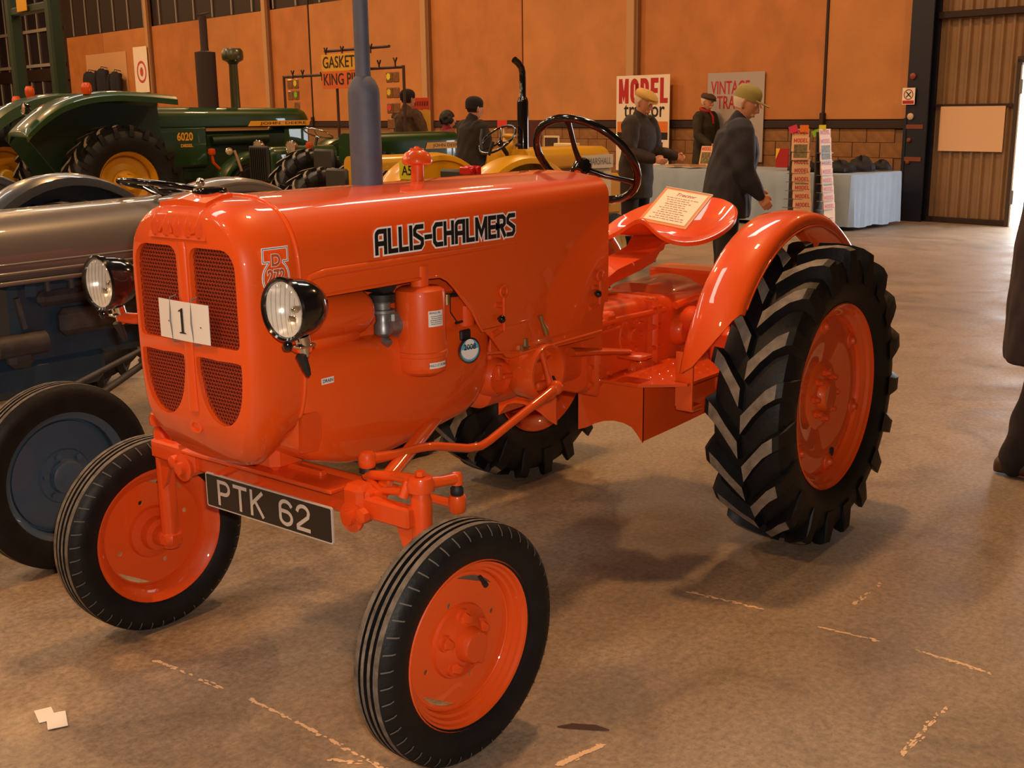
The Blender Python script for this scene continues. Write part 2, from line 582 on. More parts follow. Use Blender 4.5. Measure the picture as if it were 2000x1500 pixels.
# ---- rear wheels
RR, RIMR = .5552, .341
def hero_rear_wheel(sg):
    P = (0, sg*.6715, RR)
    mir = sg < 0
    w = MB()
    prof = [(.341, .112), (.345, .108), (.340, .104), (.328, .100), (.321, .088), (.312, .085), (.305, .078), (.297, .074), (.292, .04),
            (.29, -.03), (.305, -.07), (.325, -.095), (.341, -.104), (.344, -.109), (.339, -.112), (.325, -.1), (.30, -.075), (.283, -.035), (.281, .028)]
    w.lathe(prof, (0, 0, 0), (0, 1, 0), 64)
    w.lathe([(.296, .060), (.27, .064), (.24, .066), (.20, .060), (.13, .046), (.118, .052), (.105, .056), (.062, .058), (.056, .078), (.05, .085), (0, .087)], (0, 0, 0), (0, 1, 0), 56)
    w.lathe([(.296, .052), (.13, .036), (.1, .0), (.1, -.12), (0, -.12)], (0, 0, 0), (0, 1, 0), 40)
    wheel = mk('rear_wheel', place(w, P, 0, mir), ORANGE, HERO, 35)
    t = lug_tyre(RR, RIMR, .138, 19, .036, .0255, .25)
    mk('tyre', place(t, P, 0, mir), [RUBBER, TREAD], wheel, 30)
    for k in range(8):
        a = 2*PI*k/8
        n = MB()
        n.lathe([(.016, 0), (.016, .012), (.011, .014), (.010, .028), (0, .03)], V(.085*math.cos(a), .054, .085*math.sin(a)), (0, 1, 0), 6)
        mk('wheel_nut', place(n, P, 0, mir), ORANGE2, wheel, 30)
    for k in range(6):
        a = 2*PI*k/6+.35
        n = MB()
        c = V(.268*math.cos(a), .055, .268*math.sin(a))
        n.lathe([(.034, 0), (.03, .014), (.016, .02), (.012, .03), (0, .032)], c, (0, 1, 0), 14)
        mk('rim_clamp', place(n, P, 0, mir), ORANGE2, wheel, 35)
    vh = MB()
    a = math.radians(252)
    vh.lathe([(.018, .0), (.018, .004), (0, .004)], V(.245*math.cos(a), .0655, .245*math.sin(a)), (0, 1, 0), 12)
    mk('valve_hole', place(vh, P, 0, mir), BLACKM, wheel, 30)
    return wheel
hero_rear_wheel(1)
hero_rear_wheel(-1)

# ---- hood
HW = .25
def hood_zb(X):
    return float(np.interp(X, [1.372, 1.415, 1.458, 1.49, 1.519, 1.55, 1.60], [.955, 1.022, 1.066, 1.100, 1.125, 1.139, 1.142]))
def hood_section(X, zb=None, grow=0):
    t = max(0, min(1, (X-.71)/1.35))
    rc = .065+.06*t
    zs = 1.372
    hw = HW+grow
    zb = hood_zb(X) if zb is None else zb
    pts = [(hw, zb+(zs-rc-zb)*i/7) for i in range(8)]
    pts += [(hw-rc+rc*math.cos(PI/2*i/8), zs-rc+(rc+grow)*math.sin(PI/2*i/8)) for i in range(1, 9)]
    pts += [((hw-rc)*(1-i/4), zs+grow+.015*(1-(1-i/4)**2)) for i in range(1, 5)]
    full = pts+[(-y, z) for y, z in pts[::-1][1:]]
    return [V(X, y, z) for y, z in full]
h = MB()
Xs = [2.056-.0, 2.0, 1.9, 1.8, 1.7, 1.62, 1.55]+[1.535, 1.52, 1.505, 1.49, 1.475, 1.458, 1.437, 1.415, 1.393, 1.373]+[1.15, 1.0, .85, .72, .708]
rings = [hood_section(x) for x in Xs]
h.loft(rings, False)
inner = []
for x in Xs:
    inner.append([V(p.x, p.y*.975, p.z-.006 if p.z > 1.2 else p.z) for p in hood_section(x)])
h.loft(inner, False)
n = len(rings[0])
N0 = 0
k = len(Xs)*n
for i in range(len(Xs)-1):
    h.f += [(i*n, (i+1)*n, k+(i+1)*n, k+i*n), (i*n+n-1, k+i*n+n-1, k+(i+1)*n+n-1, (i+1)*n+n-1)]
    h.m += [0, 0]
for e in (0, len(Xs)-1):
    for j in range(n-1):
        h.f.append((e*n+j, e*n+j+1, k+e*n+j+1, k+e*n+j))
        h.m.append(0)
HOOD = mk('hood', h, ORANGE, HERO, 40)
# rear firewall / dash panel closing the hood
d = MB()
sec = hood_section(.735, .80)
d.prism([(p.y*.985, p.z-.004) for p in sec], (.735, 0, 0), (0, 1, 0), (0, 0, 1), (1, 0, 0), .01)
mk('dash_panel', d, ORANGE2, HERO, 30)
for sg in (1, -1):
    sw = MB()
    sw.tube([V(2.045, sg*.250, 1.168), V(2.03, sg*.2505, 1.192), V(1.98, sg*.2505, 1.199), V(1.7, sg*.2505, 1.199), V(1.5, sg*.2495, 1.199), V(1.3, sg*.2485, 1.199), V(1.15, sg*.246, 1.199)], [.006, .009, .010, .010, .008, .006, .003], 8, ell=1.15)
    mk('swage_bead', sw, ORANGE, HOOD, 60)
    eb = MB()
    eb.tube([V(x, sg*.249, hood_zb(x)) for x in Xs[:18]], .005, 8)
    mk('hood_edge', eb, ORANGE, HOOD, 60)
    lp = MB()
    lp.prism([(1.368, .962), (1.33, .932), (1.289, .888), (1.258, .858), (1.235, .850), (.78, .842), (.752, .850), (.745, .87), (.722, .962)], (0, sg*.240, 0), (1, 0, 0), (0, 0, 1), (0, sg, 0), .006)
    mk('lower_side_panel', lp, ORANGE, HERO, 30)
    for x, z0, z1 in ((1.279, .955, 1.08), (.770, .965, 1.068)):
        hk = MB()
        y = sg*.258
        hk.tube([V(x, y, z0-.01), V(x, y, z0+.02), V(x, y, z1-.035)], .0062, 8)
        hk.tube([V(x+.016*math.sin(2*PI*i/14), y, z1-.018-.016*math.cos(2*PI*i/14)) for i in range(15)], .0055, 8)
        hk.tube([V(x, y-.012*sg, z0-.008), V(x+.025, y-.012*sg, z0-.016), V(x+.045, y-.012*sg, z0-.02)], .010, 8)
        hk.tube([V(x, y-.006*sg, z1-.06), V(x+.03, y-.010*sg, z1-.055)], .009, 8)
        mk('panel_catch', hk, ORANGE2, HERO, 50)
        kb = MB()
        kb.sphere((x+.018, y+.006*sg, z0+.027), .0125, 10, 8)
        kb.tube([V(x+.018, y-.01*sg, z0+.027), V(x+.018, y+.006*sg, z0+.027)], .005, 6)
        mk('catch_knob', kb, BLACKG, HERO, 50)
# the maker's name on each side of the hood
for sg in (1, -1):
    nm = 'ALLIS-CHALMERS'
    hh, gap, sx = .061, .25, .98
    L = stroke_len(nm, gap, sx)*hh
    want = .576
    sx2 = (want/hh-gap*(len(nm)-1))/sum(GL[c][0] for c in nm)
    for off, wdt, mm, nmn in ((.0012, .40, DECALW, 'lettering_outline'), (.0022, .235, DECALK, 'lettering')):
        t = MB()
        if sg > 0: stroke_text(t, nm, hh*.90, (1.795, HW+off, 1.2285), (-1, 0, 0), (0, 0, 1), wdt, gap/.9, 0, sx2/.9)
        else: stroke_text(t, nm, hh*.90, (1.22, -HW-off, 1.2285), (1, 0, 0), (0, 0, 1), wdt, gap/.9, 0, sx2/.9)
        o = mk(nmn, t, mm, HOOD, 0, fix=False)

# ---- nose shell with grille
half = [V(0, 1.387), V(.06, 1.386), V(.12, 1.379), V(.175, 1.358), V(.218, 1.318), V(.242, 1.265), V(.25, 1.20), V(.25, 1.10), V(.25, 1.0), V(.246, .92), V(.232, .84), V(.205, .775), V(.16, .725), V(.095, .702), V(0, .697)]
hp = catmull(half, 5)
out2 = [(p.x, p.y) for p in hp]+[(-p.x, p.y) for p in hp[::-1][1:-1]]
NC = .012                                                   # the shell sits a touch to the left of the wheel centre line
def inset_ring(d):
    n = len(out2)
    r = []
    for i, (y, z) in enumerate(out2):
        a, b_ = out2[i-1], out2[(i+1) % n]
        tx, ty = b_[0]-a[0], b_[1]-a[1]
        l = math.hypot(tx, ty)
        nx, ny = ty/l, -tx/l                                # inward normal (ring runs clockwise seen from front)
        if nx*y+ny*(z-1.05) > 0: nx, ny = -nx, -ny
        r.append((y+nx*d, z+ny*d))
    return r
INS = [(2.062, 0), (2.10, 0), (2.135, .001), (2.165, .005), (2.19, .012), (2.208, .021), (2.219, .031), (2.224, .040)]
def nose_inset(X):
    for (x0, d0), (x1, d1) in zip(INS, INS[1:]):
        if x0 <= X <= x1: return d0+(d1-d0)*(X-x0)/(x1-x0)
    return 0 if X < 2.1 else .04
ns = MB()
rg = []
for X, d in INS:
    ring = []
    for y, z in inset_ring(d):
        lift = max(0, (2.17-X)/.11)*.055*max(0, min(1, (.95-z)/.25))
        fx = X-.055*max(0, (.86-z)/.16)**2*max(0, (X-2.06)/.164)
        ring.append(V(fx, y+NC*max(0, (X-2.06)/.164), z+lift))
    rg.append(ring)
ns.loft(rg, True, False, False)
FX = 2.224
def dx(z): return FX-.055*max(0, (.86-z)/.16)**2
up_h = rrect(.0865, .119, [.05, .03, .015, .015], 5, .1125, 1.154)
lo_h = [(q.x, q.y) for q in catmull([V(.026, 1.0), V(.11, 1.0), V(.199, 1.0), V(.1985, .95), V(.188, .895), V(.160, .853), V(.118, .836), V(.078, .848), V(.046, .885), V(.029, .94)], 4, True)]
lo_h = [(max(.024, min(.2, a)), min(1.002, b_)) for a, b_ in lo_h]
holes = [up_h, lo_h, [(-y, z) for y, z in up_h][::-1], [(-y, z) for y, z in lo_h][::-1]]
fr = inset_ring(.040)
fp = MB()
fp.prism(fr, (0, NC, 0), (0, 1, 0), (0, 0, 1), (1, 0, 0), 0, holes=holes)
ns.add([(dx(z), y, z) for x, y, z in fp.v], fp.f)
for hl in holes:                                           # lips running back into the openings
    k = len(hl)
    ns.loft([[V(dx(z), y+NC, z) for y, z in hl], [V(dx(z)-.018, y+NC, z) for y, z in hl]], True, False, False)
NOSE = mk('nose_shell', ns, ORANGE, HERO, 42)
def inside(poly, x, y):
    c = False
    j = len(poly)-1
    for i in range(len(poly)):
        xi, yi = poly[i]
        xj, yj = poly[j]
        if (yi > y) != (yj > y) and x < (xj-xi)*(y-yi)/(yj-yi)+xi: c = not c
        j = i
    return c
for hl in holes:
    g = MB()
    cw, ch = .0112, .0185
    ys, zs = [q[0] for q in hl], [q[1] for q in hl]
    i0, i1 = int(min(ys)/cw)-1, int(max(ys)/cw)+2
    for i in range(i0, i1):
        for j in range(int(min(zs)/ch)-1, int(max(zs)/ch)+2):
            for dy, dz in ((1, 1), (-1, 1), (1, -1), (-1, -1)):
                y0, z0 = i*cw, j*ch
                y1, z1 = y0+dy*cw/2, z0+dz*ch/2
                if not inside(hl, (y0+y1)/2, (z0+z1)/2): continue
                l = math.hypot(y1-y0, z1-z0)
                ny, nz = -(z1-z0)/l*.00135, (y1-y0)/l*.00135
                x = dx((z0+z1)/2)-.011
                q = [(y0+ny, z0+nz), (y1+ny, z1+nz), (y1-ny, z1-nz), (y0-ny, z0-nz)]
                vs = [V(x, a+NC, b_) for a, b_ in q]+[V(x-.0022, a+NC, b_) for a, b_ in q]
                g.add(vs, [(0, 1, 2, 3), (0, 4, 5, 1), (2, 6, 7, 3)])
    tag(mk('grille_mesh', g, ORDARK, NOSE, 0, fix=False), kind='stuff')
cb = MB()
cb.tube([V(dx(z)+.001, NC, z) for z in (1.285, 1.27, 1.1, .95, .885, .86)], [.012, .016, .0165, .0165, .018, .02], 12, ell=.5)
mk('grille_bar', cb, ORANGE, NOSE, 50)
bd = MB()
rng = []
for sc_, xx in ((1, .0), (1.0, .008), (.72, .008), (.66, -.004)):
    rng.append([V(dx(.815)-.004+xx, NC+.024*sc_*math.cos(2*PI*i/20), .815+.015*sc_*math.sin(2*PI*i/20)*(1.15 if i < 10 else 1)) for i in range(20)])
bd.loft(rng, True, False, True)
mk('crank_hole_boss', bd, ORANGE, NOSE, 50)
core = MB()
core.box((2.16, NC, 1.06), (.05, .42, .50), .01)
mk('radiator_core', core, mat('radiator_core', (.010, .004, .003), .9), HERO, 30)
# cast crest on the crown
cr = MB()
cr.prism([(y+NC, z) for y, z in ((-.125, 1.292), (.10, 1.292), (.104, 1.35), (.06, 1.378), (-.10, 1.378), (-.13, 1.345))], (2.196, 0, 0), (0, 1, 0), (0, 0, 1), (1, 0, 0), .022)
crv = []
for x, y, z in cr.v: crv.append((x+(.012 if z < 1.3 else 0)-(.05 if z > 1.37 else 0)-(.01 if 1.34 < z < 1.37 else 0), y, z))
cr.v = crv
text_mb('A-C', .05, (2.224, -.012+NC, 1.328), (0, 1, 0), (-.25, 0, 1), bold=.02, sx=1.25, mb=cr)
for yy in (-.1, -.055, -.012, .032, .075):
    cr.tube([V(2.226, yy+NC, 1.298), V(2.222, yy+NC, 1.32), V(2.208, yy+NC+.004, 1.35), V(2.176, yy+NC+.006, 1.372)], [.008, .013, .014, .008], 8)
mk('cast_crest', cr, ORANGE2, NOSE, 40)
tf = MB()
tf.loft([[V(2.20-.035*i, -.11+.01*i+NC, 1.376+.008*min(i, 2)), V(2.20-.035*i, -.02+NC, 1.386+.010*min(i, 2)), V(2.20-.035*i, .075-.01*i+NC, 1.379+.008*min(i, 2)), V(2.20-.035*i, .075-.01*i+NC, 1.36), V(2.20-.035*i, -.11+.01*i+NC, 1.36)] for i in range(4)], True)
mk('crown_plate', tf, ORANGE, NOSE, 40)
sb = MB()
sb.tube([V(2.060, y*1.004, z+(.052*max(0, min(1, (.95-z)/.25)))) for y, z in out2 if z > .8], .0058, 8)
mk('seam_bead', sb, ORANGE, NOSE, 60)
cp = MB()
cp.lathe([(.030, 1.366), (.032, 1.385), (.043, 1.387), (.044, 1.402), (.040, 1.408), (.02, 1.410), (0, 1.410)], (2.118, 0, 0), (0, 0, 1), 28)
for i in range(2):
    cp.box((2.118, (.044 if i else -.044), 1.395), (.016, .014, .014), .003)
mk('radiator_cap', cp, BLACKG, HERO, 40)
# shield-shaped model emblem on the flank of the nose
def flank(mb, sg, off):
    mb.v = [(x, sg*(HW-nose_inset(x)+NC*max(0, (x-2.06)/.164)+off), z) for x, y, z in mb.v]
    return mb
shield = [(-.037, 1.275), (.037, 1.275), (.037, 1.243), (.022, 1.243)]+[(0+.039*math.cos(math.radians(a)), 1.204+.043*math.sin(math.radians(a))) for a in range(56, -237, -12)]+[(-.022, 1.243), (-.037, 1.243)]
for sg in (1, -1):
    for off, w0, mm, nmn in ((.0014, .0058, DECALW, 'emblem_outline'), (.0020, .0016, DECALK, 'emblem_line')):
        e = MB()
        L, Rr = stroke(shield+[shield[0], shield[1]], w0, False)
        k = len(L)
        cx = 2.136
        e.add([V(cx-sg*q.x, 0, q.y) for q in L+Rr], [(i, i+1, k+i+1, k+i) for i in range(k-1)])
        mk(nmn, flank(e, sg, off), mm, NOSE, 0, fix=False)
    for off, bo, mm, nmn in ((.0014, .065, DECALW, 'emblem_outline'), (.0019, .030, DECALK, 'emblem_lettering'), (.0024, -.002, ORANGE, 'emblem_fill')):
        e = MB()
        text_mb('D', .027, (cx, 0, 1.2455), (-sg, 0, 0), (0, 0, 1), bold=bo, mb=e)
        text_mb('272', .027, (cx, 0, 1.209), (-sg, 0, 0), (0, 0, 1), bold=bo, sx=.92, mb=e)
        mk(nmn, flank(e, sg, off), mm, NOSE, 0, fix=False)

# ---- headlamps
for sg in (1, -1):
    c = V(2.205, sg*.372, 1.15)
    hd = MB()
    hd.lathe([(.0, -.098), (.024, -.095), (.045, -.082), (.060, -.060), (.068, -.03), (.070, .0), (.075, .004), (.076, .016), (.071, .021), (.066, .018), (.064, .006), (.05, -.03), (.0, -.05)], c, (1, 0, .0), 36)
    hl = mk('headlamp', hd, BLACKG, HERO, 40)
    rf = MB()
    rf.lathe([(.0645, .012), (.055, -.012), (.04, -.03), (.02, -.04), (0, -.042)], c, (1, 0, 0), 36)
    mk('reflector', rf, REFLECT, hl, 60)
    bl = MB()
    bl.sphere(c+V(-.02, 0, -.004), (.012, .009, .009), 10, 8)
    bl.tube([c+V(-.042, 0, 0), c+V(-.02, 0, -.004)], .006, 8)
    bl.box(c+V(-.004, .006*sg, -.022), (.004, .028, .016), .002)
    mk('bulb', bl, CHROME, hl, 60)
    ln = MB()
    ln.lathe([(.0655, .013), (.055, .021), (.035, .0265), (.015, .0285), (0, .029)], c, (1, 0, 0), 36)
    for i in range(-3, 4):
        y = i*.016
        z = math.sqrt(max(0, .058**2-y*y))
        ln.tube([c+V(.0235-abs(q)*.09*abs(q)/.058, y, q) for q in (-z, -z*.5, 0, z*.5, z)], .0012, 5)
    mk('lens', ln, LGLASS, hl, 60)
    bs = MB()
    bs.lathe([(.0, 0), (.009, .002), (.013, .012), (.009, .022), (0, .024)], c+V(.008, 0, -.097), (0, 0, 1), 12)
    mk('lamp_screw', bs, BLACKG, hl, 50)
    br = MB()
    br.tube([c+V(-.035, 0, -.068), c+V(-.04, 0, -.088)], .019, 12)
    br.box(c+V(-.04, 0, -.092), (.05, .032, .008), .002)
    br.tube([c+V(-.04, 0, -.095), c+V(-.042, 0, -.118)], [.014, .011], 10)
    mk('lamp_bolt', br, CHROME, HERO, 40)
    ct = MB()
    ct.tube([c+V(-.03, .0, -.112), c+V(-.045, .0, -.15), c+V(-.05, .0, -.165)], [.013, .009, .006], 10)
    mk('lamp_stud', ct, BLACKM, HERO, 40)
    ar = MB()
    ar.tube([V(2.10, sg*.235, 1.055), V(2.12, sg*.275, 1.052), V(2.145, sg*.33, 1.048), c+V(-.042, 0, -.10)], [.016, .02, .021, .019], 12, ell=.75)
    mk('lamp_bracket', ar, ORANGE2, HERO, 50)

# ---- exhaust, pre-cleaner
ex = MB()
ex.lathe([(.0, 1.36), (.045, 1.36), (.045, 1.635), (.043, 1.652), (.034, 1.672), (.0225, 1.684), (.0215, 1.70), (.0215, 2.25), (.018, 2.25), (.018, 1.9)], (1.572, 0, 0), (0, 0, 1), 28)
mk('exhaust_stack', ex, SLATE, HERO, 35)
pc = MB()
pc.lathe([(.0195, 1.36), (.0195, 1.437)], (1.362, 0, 0), (0, 0, 1), 20)
mk('air_inlet_pipe', pc, ORANGE, HERO, 40)
pc = MB()
pc.lathe([(.0, 1.432), (.036, 1.432), (.045, 1.438), (.046, 1.446), (.043, 1.454), (.036, 1.467), (.022, 1.475), (.021, 1.480), (.008, 1.482), (.006, 1.486), (0, 1.486)], (1.362, 0, 0), (0, 0, 1), 28)
mk('air_inlet_cap', pc, ORANGE, HERO, 40)

# ---- steering wheel and column
SWC = V(.48, 0, 1.41)
a1 = V(math.cos(math.radians(48)), 0, math.sin(math.radians(48)))
nrm = V(-a1.z, 0, a1.x)
st = MB()
K = 56
rings = []
for i in range(K):
    th = 2*PI*i/K
    rd = a1*math.cos(th)+V(0, 1, 0)*math.sin(th)
    rr_ = .0135+.0012*abs(math.sin(th*14))
    rings.append([SWC+rd*(.199+rr_*math.cos(2*PI*q/10))+nrm*(rr_*math.sin(2*PI*q/10)) for q in range(10)])
rings.append(rings[0])
st.loft(rings, True, False, False)
SW = mk('steering_wheel', st, BLACKG, HERO, 50)
hubc = SWC-nrm*.035
for th in (3, 123, 243):
    rd = a1*math.cos(math.radians(th))+V(0, 1, 0)*math.sin(math.radians(th))
    sp = MB()
    sp.tube([hubc+rd*.02, hubc+rd*.09+nrm*.008, SWC+rd*.17-nrm*.004, SWC+rd*.197], [.0115, .009, .009, .013], 10)
    mk('spoke', sp, BLACKG, SW, 50)
hb = MB()
hb.lathe([(.0, -.03), (.03, -.03), (.034, 0), (.032, .015), (.02, .022), (.018, .03), (0, .031)], hubc, nrm, 20)
mk('wheel_hub', hb, BLACKG, SW, 40)
cl = MB()
cl.tube([hubc-nrm*.02, hubc-nrm*.36], .016, 14)
cl.tube([hubc-nrm*.12, hubc-nrm*.19], .024, 14)
mk('steering_column', cl, ORANGE2, HERO, 50)

# ---- engine and its fittings
def sideloft(poly, y0, y1, sh=.03, name='x', parent=HERO, m=ORANGE, sub=4, ang=45):
    P = catmull([V(x, z) for x, z in poly], sub, True) if sub else [V(x, z) for x, z in poly]
    cx = sum(p.x for p in P)/len(P)
    cz = sum(p.y for p in P)/len(P)
    def ring(y, d):
        r = []
        for p in P:
            q = V(p.x-cx, p.y-cz)
            l = q.length
            q = q*max(.05, (l-d)/l)
            r.append(V(cx+q.x, y, cz+q.y))
        return r
    b = MB()
    s = 1 if y1 > y0 else -1
    b.loft([ring(y0, sh), ring(y0+s*sh*.3, sh*.3), ring(y0+s*sh, 0), ring(y1-s*sh, 0), ring(y1-s*sh*.3, sh*.3), ring(y1, sh)])
    return mk(name, b, m, parent, ang)
ENG = sideloft([(2.05, .985), (2.055, .80), (2.02, .715), (1.90, .668), (1.78, .652), (1.62, .664), (1.47, .69), (1.36, .715), (1.295, .775), (1.272, .86), (1.275, .96), (1.40, .985), (1.7, .99)], -.215, .215, .05, 'engine_side_cover')
b = MB()
b.box((1.66, 0, 1.10), (.76, .30, .36), .02)
mk('engine_block', b, ORANGE2, HERO, 30)
b = MB()
b.tube([V(2.05, .165, 1.075), V(1.80, .165, 1.070), V(1.775, .165, 1.07)], [.062, .062, .05], 20)
b.box((1.92, .14, 1.02), (.26, .1, .08), .02)
mk('side_tank', b, ORANGE, HERO, 45)
b = MB()
b.prism([(2.05, .84), (2.055, .74), (2.0, .735), (1.985, .77), (1.985, .825), (2.0, .84)], (0, .205, 0), (1, 0, 0), (0, 0, 1), (0, 1, 0), .012)
mk('side_cover_plate', b, ORANGE2, HERO, 30)
b = MB()
b.lathe([(0, .872), (.045, .872), (.066, .884), (.0705, .897), (.0705, .926), (.073, .928), (.0735, .934), (.073, .94), (.0705, .942), (.0705, 1.098), (.067, 1.110), (.055, 1.117), (.026, 1.120), (.0245, 1.175), (0, 1.175)], (1.615, .232, 0), (0, 0, 1), 36)
AIRC = mk('air_cleaner', b, ORANGE, HERO, 40)
def cyl_wrap(mb, c, r, ang0):
    """bend x (arc length) / z points around a vertical cylinder"""
    out = []
    for x, y, z in mb.v:
        a = ang0-x/r
        out.append((c[0]+r*math.cos(a), c[1]+r*math.sin(a), z))
    mb.v = out
    return mb
def grid_patch(w, h, zc, n=10):
    m_ = MB()
    vs = [V(-w/2+w*i/n, 0, zc+s*h/2) for s in (-1, 1) for i in range(n+1)]
    m_.add(vs, [(i, i+1, n+2+i, n+1+i) for i in range(n)])
    return m_
AC = (1.615, .232)
A0 = math.radians(80)
mk('care_label', cyl_wrap(grid_patch(.050, .044, 1.036), AC, .0714, A0), WHITE, AIRC, 0, fix=False)
t = text_mb('AIR CLEANER', .0048, (0.004, 0, 1.052), (1, 0, 0), (0, 0, 1), bold=.02, sx=.9)
for i in range(5):
    x = -.021
    random.seed(i)
    while x < .017:
        l = random.uniform(.002, .006)
        t.add([V(x, 0, 1.043-i*.0052), V(x+l, 0, 1.043-i*.0052), V(x+l, 0, 1.0412-i*.0052), V(x, 0, 1.0412-i*.0052)], [(0, 1, 2, 3)])
        x += l+.0014
mk('label_print', cyl_wrap(t, AC, .0718, A0), DECALK, AIRC, 0, fix=False)
mk('care_label', cyl_wrap(grid_patch(.060, .0165, .9055), AC, .0714, math.radians(84)), WHITE, AIRC, 0, fix=False)
mk('label_print', cyl_wrap(text_mb('REMOVE TO CLEAN', .0065, (0, 0, .9055), (1, 0, 0), (0, 0, 1), bold=.015, sx=.78), AC, .0718, math.radians(84)), DECALK, AIRC, 0, fix=False)
# drain label
b = MB()
b.box((1.955, .2155, .913), (.042, .0015, .0165), 0)
R_ = Matrix.Rotation(math.radians(3), 3, 'Y')
dl = mk('drain_label', b, WHITE, HERO, 0)
text_b = text_mb('DRAIN', .0088, (1.955, .2172, .913), (-1, 0, 0), (0, 0, 1), bold=.02, sx=.95)
mk('label_print', text_b, DECALK, dl, 0, fix=False)
# carburettor and black funnel above
b = MB()
b.lathe([(0, 0), (.018, 0), (.026, .008), (.026, .03), (.02, .04), (.02, .06), (.034, .064), (.034, .072), (.022, .074), (.022, .09), (.034, .094), (.034, .1), (0, .1)], (1.735, .205, .995), (0, 0, 1), 20)
b.tube([V(1.74, .205, 1.026), V(1.70, .205, 1.02), V(1.675, .205, 1.018)], [.020, .024, .029], 16)
b.tube([V(1.682, .205, 1.018), V(1.668, .205, 1.018)], .036, 18)
b.tube([V(1.735, .205, .985), V(1.735, .225, .975)], .012, 10)
b.box((1.712, .22, 1.045), (.03, .03, .03), .006)
mk('carburettor', b, GREYCAST, HERO, 35)
b = MB()
b.tube([V(1.735, .205, 1.09), V(1.735, .205, 1.11)], .036, 16)
b.prism([(1.835, 1.168), (1.79, 1.15), (1.755, 1.115), (1.718, 1.115), (1.665, 1.168)], (0, .12, 0), (1, 0, 0), (0, 0, 1), (0, 1, 0), .11)
mk('intake_elbow', b, BLACKM, HERO, 30)
b = MB()
b.tube([V(1.56, .21, 1.078), V(1.47, .205, 1.07), V(1.40, .2, 1.065)], .006, 8)
b.tube([V(1.46, .2, 1.065), V(1.46, .2, 1.02), V(1.43, .2, .985), V(1.38, .2, .985), V(1.37, .2, 1.03)], .006, 8)
mk('fuel_pipe', b, BLACKM, HERO, 50)
b = MB()
b.tube([V(1.475, .205, 1.075), V(1.475, .205, 1.045)], .012, 8)
mk('pipe_union', b, BRASS, HERO, 50)
# distributor-like casting behind the air cleaner
b = MB()
b.box((1.42, .16, 1.02), (.16, .09, .10), .02)
b.tube([V(1.38, .19, .97), V(1.38, .19, 1.03)], .03, 14)
b.tube([V(1.50, .19, .91), V(1.50, .19, 1.06)], .018, 12)
mk('magneto', b, ORANGE2, HERO, 40)
# tax disc holder
c = V(1.412, .232, .903)
ax = V(.25, 1, 0).normalized()
b = MB()
b.lathe([(0, -.012), (.03, -.012), (.0375, -.004), (.0385, .004), (.0345, .006), (.0335, .003)], c, ax, 32)
tx = mk('tax_disc_holder', b, mat('dark_chrome', (.16, .15, .15), .12, metal=.9), HERO, 40)
b = MB()
b.lathe([(.034, .0032), (0, .0033)], c, ax, 28)
mk('tax_disc', b, SKYBLUE, tx, 0, fix=False)
ex_, ey_ = V(-1, .25, 0).normalized(), V(0, 0, 1)
b = MB()
hl = [(.031*math.cos(math.radians(a)), .031*math.sin(math.radians(a))) for a in range(180, 361, 12)]
b.prism([(x, y+.004) for x, y in hl], c+ax*.0037, ex_, ey_, ax, 0)
b.prism([(.016*math.cos(2*PI*i/14), .012*math.sin(2*PI*i/14)+.022) for i in range(14)], c+ax*.0037, ex_, ey_, ax, 0)
mk('disc_paper', b, WHITE, tx, 0, fix=False)
mk('disc_print', text_mb('2008', .016, c+ax*.0044+ey_*.010, ex_, ey_, bold=.02, sx=.95), DECALK, tx, 0, fix=False)
b = MB()
b.tube([c-ax*.012, c-ax*.03], .01, 8)
b.box(c+V(0, -.015, .045), (.045, .012, .03), .004)
mk('disc_bracket', b, BLACKM, HERO, 30)
# belt pulley and starter casting
b = MB()
b.lathe([(.03, .17), (.06, .17), (.086, .19), (.091, .20), (.091, .285), (.088, .292), (.079, .292), (.072, .27), (.066, .225), (.02, .225), (0, .225)], (1.10, 0, .785), (0, 1, 0), 36)
b.box((1.10, .2, .85), (.17, .12, .08), .02)
mk('belt_pulley', b, ORANGE, HERO, 40)
b = MB()
b.lathe([(0, .10), (.058, .10), (.062, .13), (.062, .20), (.05, .215), (.048, .20), (0, .20)], (1.245, 0, .785), (0, 1, 0), 28)
b.box((1.245, .205, .80), (.018, .02, .05), .004)
b.box((1.21, .21, .785), (.05, .02, .014), .004)
mk('starter_housing', b, ORANGE2, HERO, 40)
b = MB()
b.tube([V(1.165, .25, .865), V(1.165, .25, .90)], [.011, .008], 8)
b.tube([V(1.19, .25, .872), V(1.135, .25, .865)], .010, 8)
mk('drain_tap', b, BRASS, HERO, 40)
b = MB()
b.tube([V(1.105, .262, .965), V(1.10, .265, .945), V(1.085, .266, .92), V(1.08, .266, .90)], [.009, .006, .010, .008], 8)
mk('oil_dipstick', b, BRASS, HERO, 50)
# bell housing / gearbox
def boxloft(sts, n=6):
    """stations (x, half width, z0, z1, r)"""
    b = MB()
    b.loft([[V(x, p, q) for p, q in rrect(hw, (z1-z0)/2, r, n, 0, (z0+z1)/2)] for x, hw, z0, z1, r in sts])
    return b
b = boxloft([(1.28, .16, .70, .95, .05), (1.26, .19, .68, .97, .06), (1.12, .19, .68, .97, .06), (.95, .165, .68, .95, .05), (.74, .165, .67, .94, .05)])
mk('clutch_housing', b, ORANGE2, HERO, 40)
b = boxloft([(.74, .185, .63, .93, .05), (.71, .19, .62, .935, .05), (.69, .165, .62, .92, .05), (.30, .165, .58, .905, .05), (.22, .18, .54, .90, .06), (-.24, .18, .50, .88, .06), (-.3, .15, .52, .86, .06)])
b.box((.52, .166, .76), (.28, .03, .2), .012)
b.box((.3, .17, .76), (.02, .05, .30), .006)
